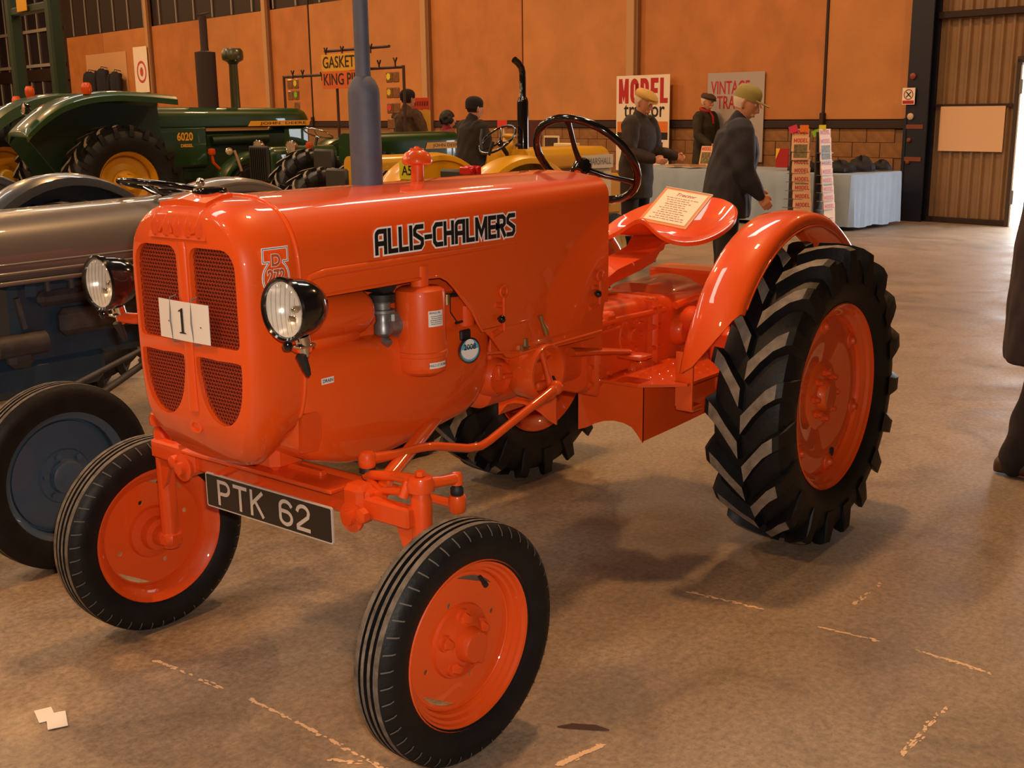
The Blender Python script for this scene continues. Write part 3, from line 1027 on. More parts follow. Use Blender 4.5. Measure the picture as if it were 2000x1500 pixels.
for x in (.66, .60, .44, .38):
    for z in (.68, .84):
        b.tube([V(x, .16, z), V(x, .192, z)], .012, 6)
b.lathe([(.075, .15), (.078, .178), (.07, .186), (.03, .188), (.026, .205), (0, .206)], (.46, 0, .79), (0, 1, 0), 28)
for k in range(6): b.lathe([(.010, .18), (.010, .196), (0, .198)], (.46+.062*math.cos(k*PI/3), 0, .79+.062*math.sin(k*PI/3)), (0, 1, 0), 6)
b.tube([V(.68, .185, .865), V(.24, .192, .855)], .012, 8)
b.box((.30, 0, .74), (.03, .40, .34), .02)
b.box((.70, 0, .78), (.025, .42, .33), .03)
for z in (.66, .72, .80, .87):
    for x in (.30, .70): b.tube([V(x-.03, .188, z), V(x+.03, .188, z)], .011, 6)
b.lathe([(.06, .15), (.06, .20), (.045, .22), (0, .225)], (.12, 0, .76), (0, 1, 0), 22)
b.tube([V(.16, .19, .86), V(.06, .21, .88), V(-.05, .2, .86)], .016, 8)
b.box((.60, .17, .87), (.07, .05, .05), .012)
b.box((.40, .175, .66), (.12, .05, .05), .012)
mk('gearbox', b, ORANGE2, HERO, 40)
b = MB()
b.loft([[V(x, .13*math.cos(a), z+hh*math.sin(a)) for a in [PI*i/12 for i in range(13)]]+[V(x, -.13, z-.02), V(x, .13, z-.02)] for x, z, hh in ((.15, .885, .01), (.12, .885, .04), (-.12, .885, .05), (-.16, .885, .02))])
mk('gearbox_cover', b, mat('dusty_orange_cover', (.66, .085, .015), .45, coat=.4, noise=.15, nscale=5, col2='#b06a44'), HERO, 40)
b = MB()
b.box((-.30, .0, .905), (.16, .34, .07), .012)
b.box((-.30, .28, .84), (.10, .22, .10), .015)
mk('hydraulic_housing', b, ORANGE, HERO, 30)
for sg in (1, -1):
    b = MB()
    b.lathe([(.0, .15), (.155, .15), (.158, .17), (.15, .185), (.11, .20), (.088, .24), (.075, .36), (.08, .44), (.125, .46), (.13, .53), (.10, .55), (.09, .57), (0, .57)], (0, 0, RR), (0, sg, 0), 32)
    for k in range(8):
        a = 2*PI*k/8+.2
        b.lathe([(.013, .18), (.013, .20), (0, .202)], (.135*math.cos(a), 0, RR+.135*math.sin(a)), (0, sg, 0), 6)
    b.box((.06, sg*.40, .70), (.14, .18, .16), .02)
    b.lathe([(.05, .2), (.055, .21), (.05, .30), (0, .30)], (.10, 0, .80), (0, sg, 0), 20)
    mk('axle_housing', b, ORANGE2, HERO, 40)
    # fender
    b = MB()
    cs = [(-.09, -.045), (-.086, -.018), (-.072, -.004), (-.03, .004), (.03, .004), (.072, -.004), (.086, -.016), (.09, -.04)]
    rings, rin = [], []
    for i in range(33):
        ang = math.radians(15+i*(148-15)/32)
        w = min(1, .55+i*.14)
        R0 = .652+.012*math.sin(math.radians(max(0, min(180, (i-4)*9))))
        yc = .562+.018*(1-min(1, i/8))*-1
        def fang(dy):
            a0 = 15+21*max(0, (dy+.06)/.15)**1.4
            return math.radians(a0+(148-a0)*i/32)
        for lst, th in ((rings, 0), (rin, .006)):
            lst.append([V((R0+dr-th)*math.cos(fang(dy)), sg*(.562+dy*(1 if th == 0 else .95)), RR+(R0+dr-th)*math.sin(fang(dy))) for dy, dr in cs])
    k = len(cs)
    b.loft([r+q[::-1] for r, q in zip(rings, rin)])
    fd = mk('fender', b, ORANGE, HERO, 50)
    b = MB()
    for yy, dr in ((.475, -.047), (.650, -.042)):
        b.tube([V((.655+dr)*math.cos(math.radians(a)), sg*yy, RR+(.655+dr)*math.sin(math.radians(a))) for a in range(17 if yy < .5 else 38, 149, 4)], .005, 6)
    mk('rolled_edge', b, ORANGE, fd, 60)
    b = MB()
    b.prism([(.02, .66), (.16, .70), (.42, 1.00), (.36, 1.06), (.10, 1.16), (-.1, 1.15), (-.12, .7)], (0, sg*.478, 0), (1, 0, 0), (0, 0, 1), (0, -sg, 0), .006)
    mk('fender_bracket', b, ORANGE2, HERO, 30)
    # step plate and its supports
    b = MB()
    b.prism([(.64, .13), (.64, .33), (.53, .46), (.28, .46), (.12, .40), (.12, .13)], (0, 0, .652), (1, 0, 0), (0, sg, 0), (0, 0, 1), .01)
    for i in range(6):
        for j in range(5):
            x, y = .22+i*.06, .20+j*.05
            if x+y < .93: b.sphere((x, sg*y, .662), (.007, .007, .004), 8, 4)
    fp_ = mk('step_plate', b, ORANGE, HERO, 30)
    b = MB()
    b.prism([(.40, .57), (.468, .565), (.468, .765), (.40, .765)], (.50, 0, 0), (0, sg, 0), (0, 0, 1), (1, 0, 0), .008)
    b.box((.47, sg*.434, .565), (.07, .07, .02), .004)
    mk('fender_stay', b, ORANGE, HERO, 30)
# front apron with the arched cut-out and side plates
ARCH = [(.05, .449), (.085, .462), (.125, .484), (.165, .499), (.205, .506), (.245, .504), (.28, .494), (.302, .472), (.325, .444)]
arch = [(.20+.055*math.cos(math.radians(a))*1.0, .452+.052*math.sin(math.radians(a))) for a in range(0, 181, 15)]
for sg in (1, -1):
    b = MB()
    poly = [(.05, .648)]+ARCH+[(.325, .648)]
    b.prism(poly, (.592, 0, 0), (0, sg, 0), (0, 0, 1), (1, 0, 0), .007)
    b.prism([(.598, .648), (.598, .448), (.36, .452), (.10, .46), (.02, .50), (.02, .648)], (0, sg*.325, 0), (1, 0, 0), (0, 0, 1), (0, -sg, 0), .006)
    b.tube([V(.16, sg*.29, .47), V(.12, sg*.335, .475)], .012, 8)
    mk('drawbar_apron', b, ORANGE, HERO, 30)
    b = MB()
    b.box((-.02, sg*.40, .55), (.12, .03, .05), .006)
    b.box((.08, sg*.42, .60), (.22, .012, .035), .004)
    b.box((.12, sg*.40, .51), (.16, .05, .03), .006)
    mk('lift_linkage', b, ORANGE2, HERO, 30)

# ---- front axle
b = MB()
b.box((1.975, 0, .617), (.05, .78, .078), .008)
b.box((2.0, 0, .652), (.10, .62, .012), .003)
b.box((1.975, 0, .69), (.12, .16, .08), .02)
AX = mk('front_axle', b, ORANGE2, HERO, 35)
for sg in (1, -1):
    b = MB()
    b.box((1.985, sg*.435, .613), (.036, .19, .056), .006)
    b.box((1.985, sg*.345, .617), (.065, .07, .105), .014)
    b.lathe([(.0, 0), (.036, 0), (.040, .006), (.040, .014), (.02, .016), (.018, .03), (0, .031)], (2.008, sg*.35, .588), (1, 0, 0), 18)
    b.lathe([(.0, 0), (.02, 0), (.02, .018), (.012, .022), (0, .022)], (2.012, sg*.39, .600), (1, 0, 0), 6)
    b.prism([(.46, .60), (.53, .64), (.53, .47), (.50, .50)], (1.965, 0, 0), (0, sg, 0), (0, 0, 1), (1, 0, 0), .014)
    mk('axle_clamp', b, ORANGE2, HERO, 35)
    b = MB()
    b.lathe([(0, .285), (.026, .285), (.027, .30), (.027, .655), (.022, .668), (.021, .675), (.034, .677), (.036, .695), (.030, .712), (0, .716)], (1.955, sg*.533, 0), (0, 0, 1), 20)
    b.tube([V(1.955, sg*.533, RF), V(1.952, sg*.60, RF)], [.03, .026], 14)
    b.box((1.955, sg*.533, RF+.005), (.06, .06, .06), .015)
    mk('kingpin', b, ORANGE2, HERO, 40)
    b = MB()
    b.tube([V(1.955, sg*.533, .694), V(1.90, sg*.55, .690), V(1.855, sg*.556, .686)], [.018, .014, .015], 10)
    b.lathe([(.0, .694), (.012, .70), (.016, .69), (.016, .67), (0, .67)], (1.848, sg*.557, 0), (0, 0, 1), 10)
    mk('track_rod_arm', b, ORANGE, HERO, 50)
    b = MB()
    b.lathe([(.011, .668), (.017, .66), (.017, .645), (.013, .638)], (1.848, sg*.557, 0), (0, 0, 1), 14)
    mk('joint_boot', b, BLACKM, HERO, 50)
    b = MB()
    b.lathe([(.0, .645), (.02, .642), (.023, .635), (.023, .602), (.018, .596), (0, .596)], (1.848, sg*.557, 0), (0, 0, 1), 16)
    mk('joint_socket', b, ORANGE, HERO, 50)
b = MB()
b.tube([V(1.848, -.55, .615), V(1.848, .55, .615)], .012, 10)
mk('track_rod', b, ORANGE, HERO, 50)
b = MB()
b.tube([V(1.955, .53, .700), V(1.945, .44, .694), V(1.925, .33, .672), V(1.922, .315, .668)], [.020, .016, .016, .018], 12, ell=.8)
b.tube([V(1.97, .50, .672), V(1.955, .40, .650), V(1.93, .33, .655)], .011, 10)
b.tube([V(1.955, .533, .716), V(1.955, .533, .728)], .013, 6)
b.tube([V(1.97, .505, .70), V(1.985, .50, .66)], .013, 8)
mk('steering_arm', b, ORANGE, HERO, 45)
b = MB()
b.lathe([(.012, .668), (.022, .674), (.022, .684), (.016, .692)], (1.918, .31, 0), (0, 0, 1), 16)
mk('joint_boot', b, BLACKM, HERO, 45)
b = MB()
b.lathe([(0, .686), (.02, .688), (.0235, .696), (.0235, .718), (.017, .728), (0, .73)], (1.918, .31, 0), (0, 0, 1), 18)
b.tube([V(1.90, .31, .706), V(1.82, .31, .697), V(1.72, .31, .692), V(1.66, .31, .683), V(1.52, .31, .643), V(1.46, .31, .635), V(1.42, .31, .642), V(1.32, .31, .672), V(1.12, .31, .729), V(1.10, .31, .735)], [.016, .013]+[.0125]*6+[.014, .018], 12)
b.sphere((1.09, .31, .738), .024, 12, 8)
mk('drag_link', b, ORANGE, HERO, 50)
b = MB()
b.tube([V(1.09, .29, .742), V(1.095, .275, .80), V(1.105, .262, .862)], [.013, .009, .012], 10)
b.box((1.12, .275, .745), (.05, .02, .03), .006)
mk('drop_arm', b, ORANGE2, HERO, 45)
b = MB()
b.tube([V(1.08, .284, .765), V(1.07, .29, .742)], .012, 8)
mk('arm_boot', b, BLACKM, HERO, 45)
b = MB()
b.tube([V(1.215, .268, .862), V(1.0, .28, .868), V(.80, .285, .872)], .0045, 8)
b.tube([V(.78, .19, .83), V(.60, .19, .835), V(.56, .2, .838)], .006, 8)
b.tube([V(1.16, .25, .86), V(1.35, .25, .885)], .004, 8)
mk('control_rod', b, ORANGE, HERO, 50)
b = MB()
b.tube([V(.86, .20, .80), V(.70, .24, .78), V(.58, .25, .76)], [.03, .024, .02], 10, ell=.5)
b.box((.57, .27, .745), (.08, .1, .014), .004)
mk('clutch_pedal', b, ORANGE2, HERO, 45)
for sg in (1, -1):
    b = MB()
    b.tube([V(1.965, sg*.40, .635), V(1.90, sg*.36, .66), V(1.36, sg*.12, .735)], [.018, .021, .019], 12)
    mk('radius_rod', b, ORANGE, HERO, 50)
b = MB()
b.box((1.97, -.06, .66), (.025, .52, .02), .004)
b.tube([V(2.062, -.02, .60), V(1.99, -.02, .60)], .008, 6)
b.tube([V(2.062, .26, .60), V(1.99, .26, .60)], .008, 6)
b.tube([V(2.09, -.10, .628), V(2.0, -.10, .64)], .012, 8)
mk('plate_bracket', b, ORANGE2, HERO, 30)
# registration plate
NPX, NPY, NPZ = 2.086, .105, .585
b = MB()
fr = rrect(.252, .0485, .006, 3)
b.prism([(x, y) for x, y in fr], (NPX, NPY, NPZ), (0, 1, 0), (0, 0, 1), (1, 0, 0), .005)
npl = mk('number_plate', b, PLATES, HERO, 0)
b = MB()
b.prism([(x, y) for x, y in rrect(.2475, .0445, .004, 3)], (NPX+.005, NPY, NPZ), (0, 1, 0), (0, 0, 1), (1, 0, 0), .0008)
mk('plate_face', b, PLATEK, npl, 0)
y_ = NPY-.195
for ch in 'PTK 62':
    if ch != ' ':
        b = MB()
        stroke_text(b, ch, .062, (NPX+.0065, y_, NPZ-.031), (0, 1, 0), (0, 0, 1), .165, .37, 0, 1.36)
        mk('plate_character', b, PLATES, npl, 0, fix=False)
    y_ += (GL[ch][0]*1.36+.37)*.062

# ---- seat
SE = MB()
key = [(0, .203, .0, 1.184), (9, .214, 0, 1.168), (22, .243, 0, 1.122), (38, .262, 0, 1.097), (55, .263, 0, 1.097), (75, .256, 0, 1.119), (100, .255, 0, 1.155), (130, .262, 0, 1.198), (155, .265, 0, 1.224), (180, .25, 0, 1.232)]
def seat_rim(phi):
    a = abs((phi+180) % 360-180)
    ks = [q[0] for q in key]
    w_ = [(-8, .15), (-4, .2), (0, .3), (4, .2), (8, .15)]
    f = lambda c: sum(k_*np.interp(abs((abs(a+d)+180) % 360-180), ks, [q[c] for q in key]) for d, k_ in w_)
    return float(f(1)), float(f(3))
SCX = -.10
def seat_rings(dz, shr):
    rg = []
    for j in range(9):
        u = j/8
        ring = []
        for i in range(72):
            phi = 5*i
            r, z = seat_rim(phi)
            prof = u**1.0
            h = (u**2.6)
            zb = 1.085+.02*math.cos(math.radians(phi))
            zz = zb+(z-zb)*h
            ring.append(V(SCX+(r-shr)*prof*math.cos(math.radians(phi)), (r-shr)*prof*math.sin(math.radians(phi)), zz+dz))
        rg.append(ring)
    return rg
top = seat_rings(0, 0)
und = seat_rings(-.006, -.004)
lip = []
for i in range(72):
    r, z = seat_rim(5*i)
    lip.append(V(SCX+(r+.010)*math.cos(math.radians(5*i)), (r+.010)*math.sin(math.radians(5*i)), z-.004))
skirt = []
for i in range(72):
    r, z = seat_rim(5*i)
    skirt.append(V(SCX+(r+.008)*math.cos(math.radians(5*i)), (r+.008)*math.sin(math.radians(5*i)), z-.02))
SE.loft(top[1:]+[lip, skirt]+und[:0:-1], True, True, True)
seat = mk('seat', SE, ORANGE, HERO, 55)
b = MB()
b.loft([[V(x+dx_, y, z+dz_) for y, dx_, dz_ in ((-.13, 0, 0), (.02, 0, 0), (.02, .03, -.05), (-.13, .03, -.05))] for x, z in ((.50, .93), (.30, 1.0), (.10, 1.03), (.01, 1.05), (-.03, 1.085), (-.06, 1.092))])
b.box((-.09, -.03, 1.072), (.12, .12, .02), .006)
mk('seat_spring', b, ORANGE2, HERO, 45)
b = MB()
b.sphere((.06, .17, 1.085), .008, 8, 6)
mk('seat_bolt', b, CHROME, HERO, 45)
b = MB()
b.tube([V(.62, .03, .93), V(.60, .03, .99), V(.57, .035, 1.05)], [.012, .008, .008], 8)
b.tube([V(.70, -.05, .93), V(.62, -.07, .945), V(.58, -.07, .95)], .018, 10)
mk('gear_lever', b, ORANGE2, HERO, 45)
b = MB()
b.sphere((.565, .035, 1.06), .02, 12, 8)
mk('lever_knob', b, BLACKM, HERO, 45)

# ---- things tied to or resting on the tractor
def board(name, P, ex, ey, w, h, th, m, parent=None, bulge=0, n=8):
    """thin sheet, P = lower left corner"""
    P, ex, ey = Vector(P), Vector(ex).normalized(), Vector(ey).normalized()
    ez = ex.cross(ey).normalized()
    b = MB()
    g = [[P+ex*(w*i/n)+ey*(h*j/2)+ez*(bulge*math.sin(PI*i/n)) for i in range(n+1)] for j in range(3)]
    vs = [p for r in g for p in r]
    N = len(vs)
    fs = [(j*(n+1)+i, j*(n+1)+i+1, (j+1)*(n+1)+i+1, (j+1)*(n+1)+i) for j in range(2) for i in range(n)]
    b.add(vs+[p-ez*th for p in vs], fs+[tuple(q+N for q in f[::-1]) for f in fs])
    per = [i for i in range(n+1)]+[n+(n+1)*j for j in (1, 2)]+[2*(n+1)+i for i in range(n-1, -1, -1)]+[n+1]
    k = len(per)
    b.f += [(per[i], per[(i+1) % k], per[(i+1) % k]+N, per[i]+N) for i in range(k)]
    b.m += [0]*k
    return mk(name, b, m, parent, 0)
nc = board('number_card', (2.2395, -.080, 1.043), (.0, 1, -.012), (.0, .012, 1), .199, .098, .0015, WHITE, None, .003)
tag(nc, 'white card with a black figure 1 tied across the tractor grille', 'card')
b = MB()
X1 = 2.244
def q2(y, z): return V(X1, .014+y, 1.090+z)
b.prism([(-.009, -.030), (.017, -.030), (.017, -.0275), (.0095, -.026), (.0095, .034), (.006, .034), (-.009, .026), (-.009, .0235), (-.0005, .0255), (-.0005, -.026), (-.009, -.0275)], (X1, .014, 1.090), (0, 1, 0), (0, 0, 1), (1, 0, 0), 0)
mk('card_print', b, DECALK, nc, 0, fix=False)
b = MB()
b.prism([(-.052+.0022*math.cos(2*PI*i/8), -.003+.0022*math.sin(2*PI*i/8)) for i in range(8)], (X1-.0012, .014, 1.09), (0, 1, 0), (0, 0, 1), (1, 0, 0), 0)
mk('card_hole', b, DECALK, nc, 0, fix=False)
b = MB()
b.prism([(.076+.0022*math.cos(2*PI*i/8), -.008+.0022*math.sin(2*PI*i/8)) for i in range(8)], (X1-.0012, .014, 1.09), (0, 1, 0), (0, 0, 1), (1, 0, 0), 0)
mk('card_hole', b, DECALK, nc, 0, fix=False)
for y in (-.030, .054):
    b = MB()
    b.tube([V(2.222, y, 1.150), V(2.240, y, 1.146), V(2.2445, y+.001, 1.09), V(2.240, y+.003, 1.035), V(2.222, y+.003, 1.030)], .0019, 6)
    mk('tie_wire', b, mat('tie_grey', (.20, .20, .20), .5), nc, 60)
CP = V(.055, -.047, 1.163)
CX, CY = V(0, .21, -.026), V(-.215, -.004, .115)
ic = board('information_card', CP, CX, CY, .214, .246, .004, PAPERO)
tag(ic, 'laminated information sheet with orange border propped on the orange tractor seat', 'card')
cxn, cyn = CX.normalized(), CY.normalized()
czn = cxn.cross(cyn).normalized()
b = MB()
b.prism([(.014, .016), (.200, .016), (.200, .230), (.014, .230)], CP+czn*.0012, cxn, cyn, czn, 0)
mk('sheet', b, PAPER, ic, 0, fix=False)
b = text_mb('Tractor', .020, CP+cxn*.11+cyn*.205+czn*.002, cxn, cyn, bold=.01, shear=.3)
random.seed(3)
for i in range(11):
    y = .178-i*.0145
    x = .03+random.uniform(0, .03)
    x1 = .19-random.uniform(0, .05)
    while x < x1:
        l = random.uniform(.006, .02)
        b.prism([(x, y), (x+l, y), (x+l, y+.0034), (x, y+.0034)], CP+czn*.002, cxn, cyn, czn, 0)
        x += l+.004
mk('sheet_print', b, INKO, ic, 0, fix=False)
b = MB()
b.tube([CP+CX*1.01+czn*.001, CP+CX*1.01+CY+czn*.001], .0016, 6)
b.tube([CP-CX*.004+CY+czn*.001, CP+CX*1.01+CY+czn*.001], .0022, 6)
mk('plastic_edge', b, mat('clear_plastic', (.75, .72, .66), .08, spec=.8), ic, 0)

# ================================================================== THE HALL
PLY = mat('plywood_sheet', '#b57138', .6, noise=.13, nscale=2.2, bump=.03, bscale=20)
PLY2 = mat('plywood_sheet_pale', '#bd7c42', .6, noise=.12, nscale=1.6)
BLOCK = mat('concrete_block', '#8c6138', .9, noise=.2, nscale=9, bump=.2, bscale=70)
MORTAR = mat('mortar', '#86603c', .95)
RAILM = mat('dark_rail', '#2a1712', .7)
POSTP = mat('pale_post', '#b98d62', .55)
NAVY = mat('navy_steel', '#101426', .45, noise=.3, nscale=6)
CLAD = mat('profiled_cladding', '#8b6a48', .5, noise=.1, nscale=3)
CLADK = mat('dark_cladding', '#2c1c1c', .6)
GBAR = mat('glazing_bar', '#b9b4ae', .4, metal=.3)
ROOF = mat('roof_sheet', '#4a3c34', .7)

# concrete floor: worn, stained, dusty
m = bpy.data.materials.new('stained_concrete')
m.use_nodes = True
nt = m.node_tree
b_ = nt.nodes['Principled BSDF']
tc = nt.nodes.new('ShaderNodeTexCoord')
def tex_noise(scale, det, rough=.55, dist=0):
    n = nt.nodes.new('ShaderNodeTexNoise')
    n.inputs['Scale'].default_value = scale
    n.inputs['Detail'].default_value = det
    n.inputs['Roughness'].default_value = rough
    n.inputs['Distortion'].default_value = dist
    nt.links.new(tc.outputs['Object'], n.inputs['Vector'])
    return n
def ramp(src, p0, c0, p1, c1):
    r = nt.nodes.new('ShaderNodeValToRGB')
    r.color_ramp.elements[0].position = p0
    r.color_ramp.elements[0].color = c0
    r.color_ramp.elements[1].position = p1
    r.color_ramp.elements[1].color = c1
    nt.links.new(src, r.inputs['Fac'])
    return r
def mixc(f, a, c, mode='MIX'):
    x = nt.nodes.new('ShaderNodeMix')
    x.data_type = 'RGBA'
    x.blend_type = mode
    if isinstance(f, float): x.inputs[0].default_value = f
    else: nt.links.new(f, x.inputs[0])
    nt.links.new(a, x.inputs[6])
    if isinstance(c, tuple): x.inputs[7].default_value = c
    else: nt.links.new(c, x.inputs[7])
    return x.outputs[2]
base = ramp(tex_noise(.55, 8, .6, .4).outputs['Fac'], .3, lin('#867461'), .72, lin('#a38e77'))
fine = ramp(tex_noise(46, 8, .75).outputs['Fac'], .34, (.60, .60, .60, 1), .66, (1.2, 1.2, 1.2, 1))
stain = ramp(tex_noise(1.7, 7, .62, 1.2).outputs['Fac'], .50, (1, 1, 1, 1), .72, (.56, .55, .56, 1))
spot = ramp(tex_noise(90, 2, .5).outputs['Fac'], .28, (.5, .5, .5, 1), .36, (1, 1, 1, 1))
c1 = mixc(1.0, base.outputs['Color'], fine.outputs['Color'], 'MULTIPLY')
c2 = mixc(1.0, c1, stain.outputs['Color'], 'MULTIPLY')
c3 = mixc(.6, c2, spot.outputs['Color'], 'MULTIPLY')
nt.links.new(c3, b_.inputs['Base Color'])
rr_ = ramp(tex_noise(3, 5).outputs['Fac'], .3, (.42, .42, .42, 1), .7, (.66, .66, .66, 1))
nt.links.new(rr_.outputs['Color'], b_.inputs['Roughness'])
bp = nt.nodes.new('ShaderNodeBump')
bp.inputs['Strength'].default_value = .12
bp.inputs['Distance'].default_value = .01
nt.links.new(tex_noise(60, 5, .7).outputs['Fac'], bp.inputs['Height'])
nt.links.new(bp.outputs['Normal'], b_.inputs['Normal'])
CONC = m

WR = Matrix((UN, NN, V(0, 0, 1))).transposed()
def wbox(mb, u0, u1, n0, n1, z0, z1, bev=0, mi=0):
    mb.box(W((u0+u1)/2, (n0+n1)/2, (z0+z1)/2), (abs(u1-u0), abs(n1-n0), abs(z1-z0)), bev, WR, mi)
def struct(o): o['kind'] = 'structure'; return o

b = MB()
b.add([W(-16, -.12, 0), W(46, -.12, 0), W(46, 28, 0), W(-16, 28, 0)], [(0, 1, 2, 3)])
FLOOR = struct(mk('floor', b, CONC, None, 0))
b = MB()
b.add([W(-12, -12, -.02), W(14, -12, -.02), W(14, -.12, -.02), W(-12, -.12, -.02)], [(0, 1, 2, 3)])
struct(mk('ground_outside', b, mat('pale_yard', '#c9c5bd', .8), None, 0))
b = MB()
wbox(b, -16, 46, -.1, 28, 7.5, 7.6)
struct(mk('ceiling', b, ROOF, None, 0))
b = MB()
wbox(b, 46, 46.1, -.1, 28, 0, 7.5)
struct(mk('wall_left', b, mat('hall_sheeting', '#6b4b33', .7), None, 0))
b = MB()
wbox(b, -16.1, -16, -.1, 28, 0, 7.5)
struct(mk('wall_right', b, MATS['hall_sheeting'], None, 0))
b = MB()
wbox(b, -16, 46, 28, 28.1, 0, 7.5)
struct(mk('wall_front', b, MATS['hall_sheeting'], None, 0))

# back wall: block dado, plywood lining, dark cladding above
b = MB()
wbox(b, .33, 46, -.12, -.02, 0, 7.5)
BACK = struct(mk('wall_back', b, CLADK, None, 0))
b = MB()
wbox(b, .33, 30.2, -.02, .0, 0, 1.26)
mk('mortar_bed', b, MORTAR, BACK, 0)
blk = MB()
blk.box((0, 0, 0), (.440, .022, .209), .004, WR)
blk_me = None
random.seed(11)
for r in range(6):
    for k in range(28):
        u = .56+k*.45+(.225 if r % 2 else 0)
        if u > 12.9: continue
        p = W(u, .004+random.uniform(0, .006), .105+r*.215)
        if blk_me is None:
            o = mk('block', blk, BLOCK, BACK, 30)
            blk_me = o.data
        else:
            o = bpy.data.objects.new('block', blk_me)
            COL.objects.link(o)
            o.parent = BACK
        o.location = p
edges = [.36, 1.74, 5.46, 8.35, 11.2, 15.69, 17.5, 20.8, 23.95, 27.3, 30.1]
random.seed(4)
for i, (a, c) in enumerate(zip(edges, edges[1:])):
    b = MB()
    g = .018
    wbox(b, a+g, c-g, .0, .035+random.uniform(0, .006), 1.40, 4.03 if a > 1 else 4.03, .008)
    mk('plywood_panel', b, PLY if i % 2 else PLY2, BACK, 0)
b = MB()
wbox(b, .36, 30.1, .0, .012, 1.38, 4.03)
mk('panel_backing', b, RAILM, BACK, 0)
b = MB()
wbox(b, .36, 30.1, -.02, .05, 1.27, 1.385, .01)
struct(mk('trim_1', b, RAILM, None, 0))
for u in (5.53, 11.24, 17.54, 24.02):
    b = MB()
    wbox(b, u-.085, u+.085, .03, .15, .0, 7.5, .004)
    mk('wall_post', b, POSTP, BACK, 0)
    b = MB()
    wbox(b, u-.15, u-.086, .03, .12, .0, 7.5, .004)
    mk('post_web', b, mat('post_web', '#83593a', .6), BACK, 0)
b = MB()
for u in (1.74, 15.69):
    wbox(b, u-.02, u+.02, .02, .05, 1.35, 4.2)
    wbox(b, u-.045, u+.03, .02, .10, 1.28, 1.50, .01)
mk('cable_conduit', b, RAILM, BACK, 0)
u = 14.2
while u < 42:
    b = MB()
    wbox(b, u-.016, u+.016, .0, .03, 4.05 if u < 30.2 else 1.9, 7.4)
    mk('glazing_bar', b, GBAR, BACK, 0)
    u += 1.02
for z in (3.22, 4.35):
    b = MB()
    wbox(b, 30.4, 45, .0, .06, z, z+.10)
    mk('glazing_rail', b, GBAR, BACK, 0)
for k in range(10):
    b = MB()
    wbox(b, 30.5+k*1.4, 31.8+k*1.4, -.015, -.005, 1.9, 7.3)
    mk('window_pane', b, mat('dusk_glass', '#2b2630', .3), BACK, 0)
b = MB()
wbox(b, 30.1, 46, -.02, .05, 2.75, 3.15, .01)
mk('dark_beam', b, RAILM, BACK, 0)

# the blue stanchion by the end of the lining
b = MB()
wbox(b, .0, .33, .14, .17, 0, 7.5, .003)
wbox(b, .0, .33, -.12, -.09, 0, 7.5, .003)
wbox(b, .145, .185, -.1, .15, 0, 7.5)
wbox(b, .0, .33, -.09, .02, 0, 7.5)
wbox(b, .30, .345, .05, .18, 0, 1.42)
STN = struct(mk('trim_2', b, NAVY, None, 0))
for z, r, mm in ((1.98, .042, mat('disc_red', '#8f3a2a', .5)), (1.44, .045, mat('disc_pale', '#cfae8c', .5)), (1.12, .03, mat('disc_rust', '#7a3a20', .6)), (.82, .03, MATS['disc_rust'])):
    b = MB()
    b.lathe([(0, 0), (r, 0), (r, .02), (r*.6, .03), (0, .03)], W(.245, .17, z), NN, 18)
    mk('fixing_disc', b, mm, STN, 40)
b = MB()
for z in (1.30, .86): wbox(b, .05, .33, .17, .18, z-.03, z+.03, .003)
mk('fixing_band', b, MATS['disc_rust'], STN, 0)

# profiled cladding to the right of the stanchion, with the open doorway
def corrugated(mb, u0, u1, z0, z1, pitch=.15, d=.035):
    us, prof = u0, []
    while us < u1:
        for du, dn in ((0, 0), (.55, 0), (.68, 1), (.87, 1)):
            if us+du*pitch <= u1: prof.append((us+du*pitch, dn*d))
        us += pitch
    prof.append((u1, 0))
    vs = [W(u, n-.05, z) for z in (z0, z1) for u, n in prof]
    k = len(prof)
    mb.add(vs, [(i, i+1, k+i+1, k+i) for i in range(k-1)])
for nm, u0, u1, z0, z1 in (('cladding_sheet', -1.14, .0, .0, 2.74), ('cladding_sheet', -1.14, .0, 2.74, 7.5), ('cladding_sheet', -3.2, -1.14, 2.17, 2.74), ('cladding_sheet', -3.2, -1.14, 2.74, 7.5), ('cladding_sheet', -16, -3.2, 0, 7.5)):
    b = MB()
    corrugated(b, u0, u1, z0, z1)
    mk(nm, b, CLAD, BACK, 20)
b = MB()
wbox(b, -16, .0, -.03, .06, 2.72, 2.81, .008)
struct(mk('trim_3', b, RAILM, None, 0))
b = MB()
wbox(b, -1.14, .0, -.03, .03, .0, .075, .006)
struct(mk('baseboard_back', b, RAILM, None, 0))
b = MB()
wbox(b, -1.20, -1.13, -.08, .04, 0, 2.16, .004)
wbox(b, -3.27, -3.2, -.08, .04, 0, 2.16, .004)
wbox(b, -3.27, -1.13, -.08, .04, 2.11, 2.19, .004)
DOOR = struct(mk('door_1', b, mat('door_frame', '#3b2c22', .6), None, 0))
b = MB()
wbox(b, -1.215, -1.195, -.16, .05, .0, 2.08, .003)
mk('door_edge', b, mat('door_edge_white', '#cfcac4', .5), DOOR, 0)
b = MB()
wbox(b, -1.235, -1.19, -.03, .06, 1.72, 1.90, .004)
wbox(b, -1.235, -1.19, -.03, .06, .30, .48, .004)
mk('door_hinge', b, mat('hinge_steel', '#8a8885', .4, metal=.6), DOOR, 0)
b = MB()
wbox(b, -1.015, -.105, .004, .018, .972, 1.568, .003)
wb_ = mk('notice_board', b, mat('pale_board', '#e0b48c', .6), None, 0)
tag(wb_, 'blank pale rectangular board on the ribbed cladding beside the doorway', 'board')
b = MB()
wbox(b, -1.10, -.02, -.008, .006, 1.555, 1.60)
mk('batten', b, RAILM, wb_, 0)

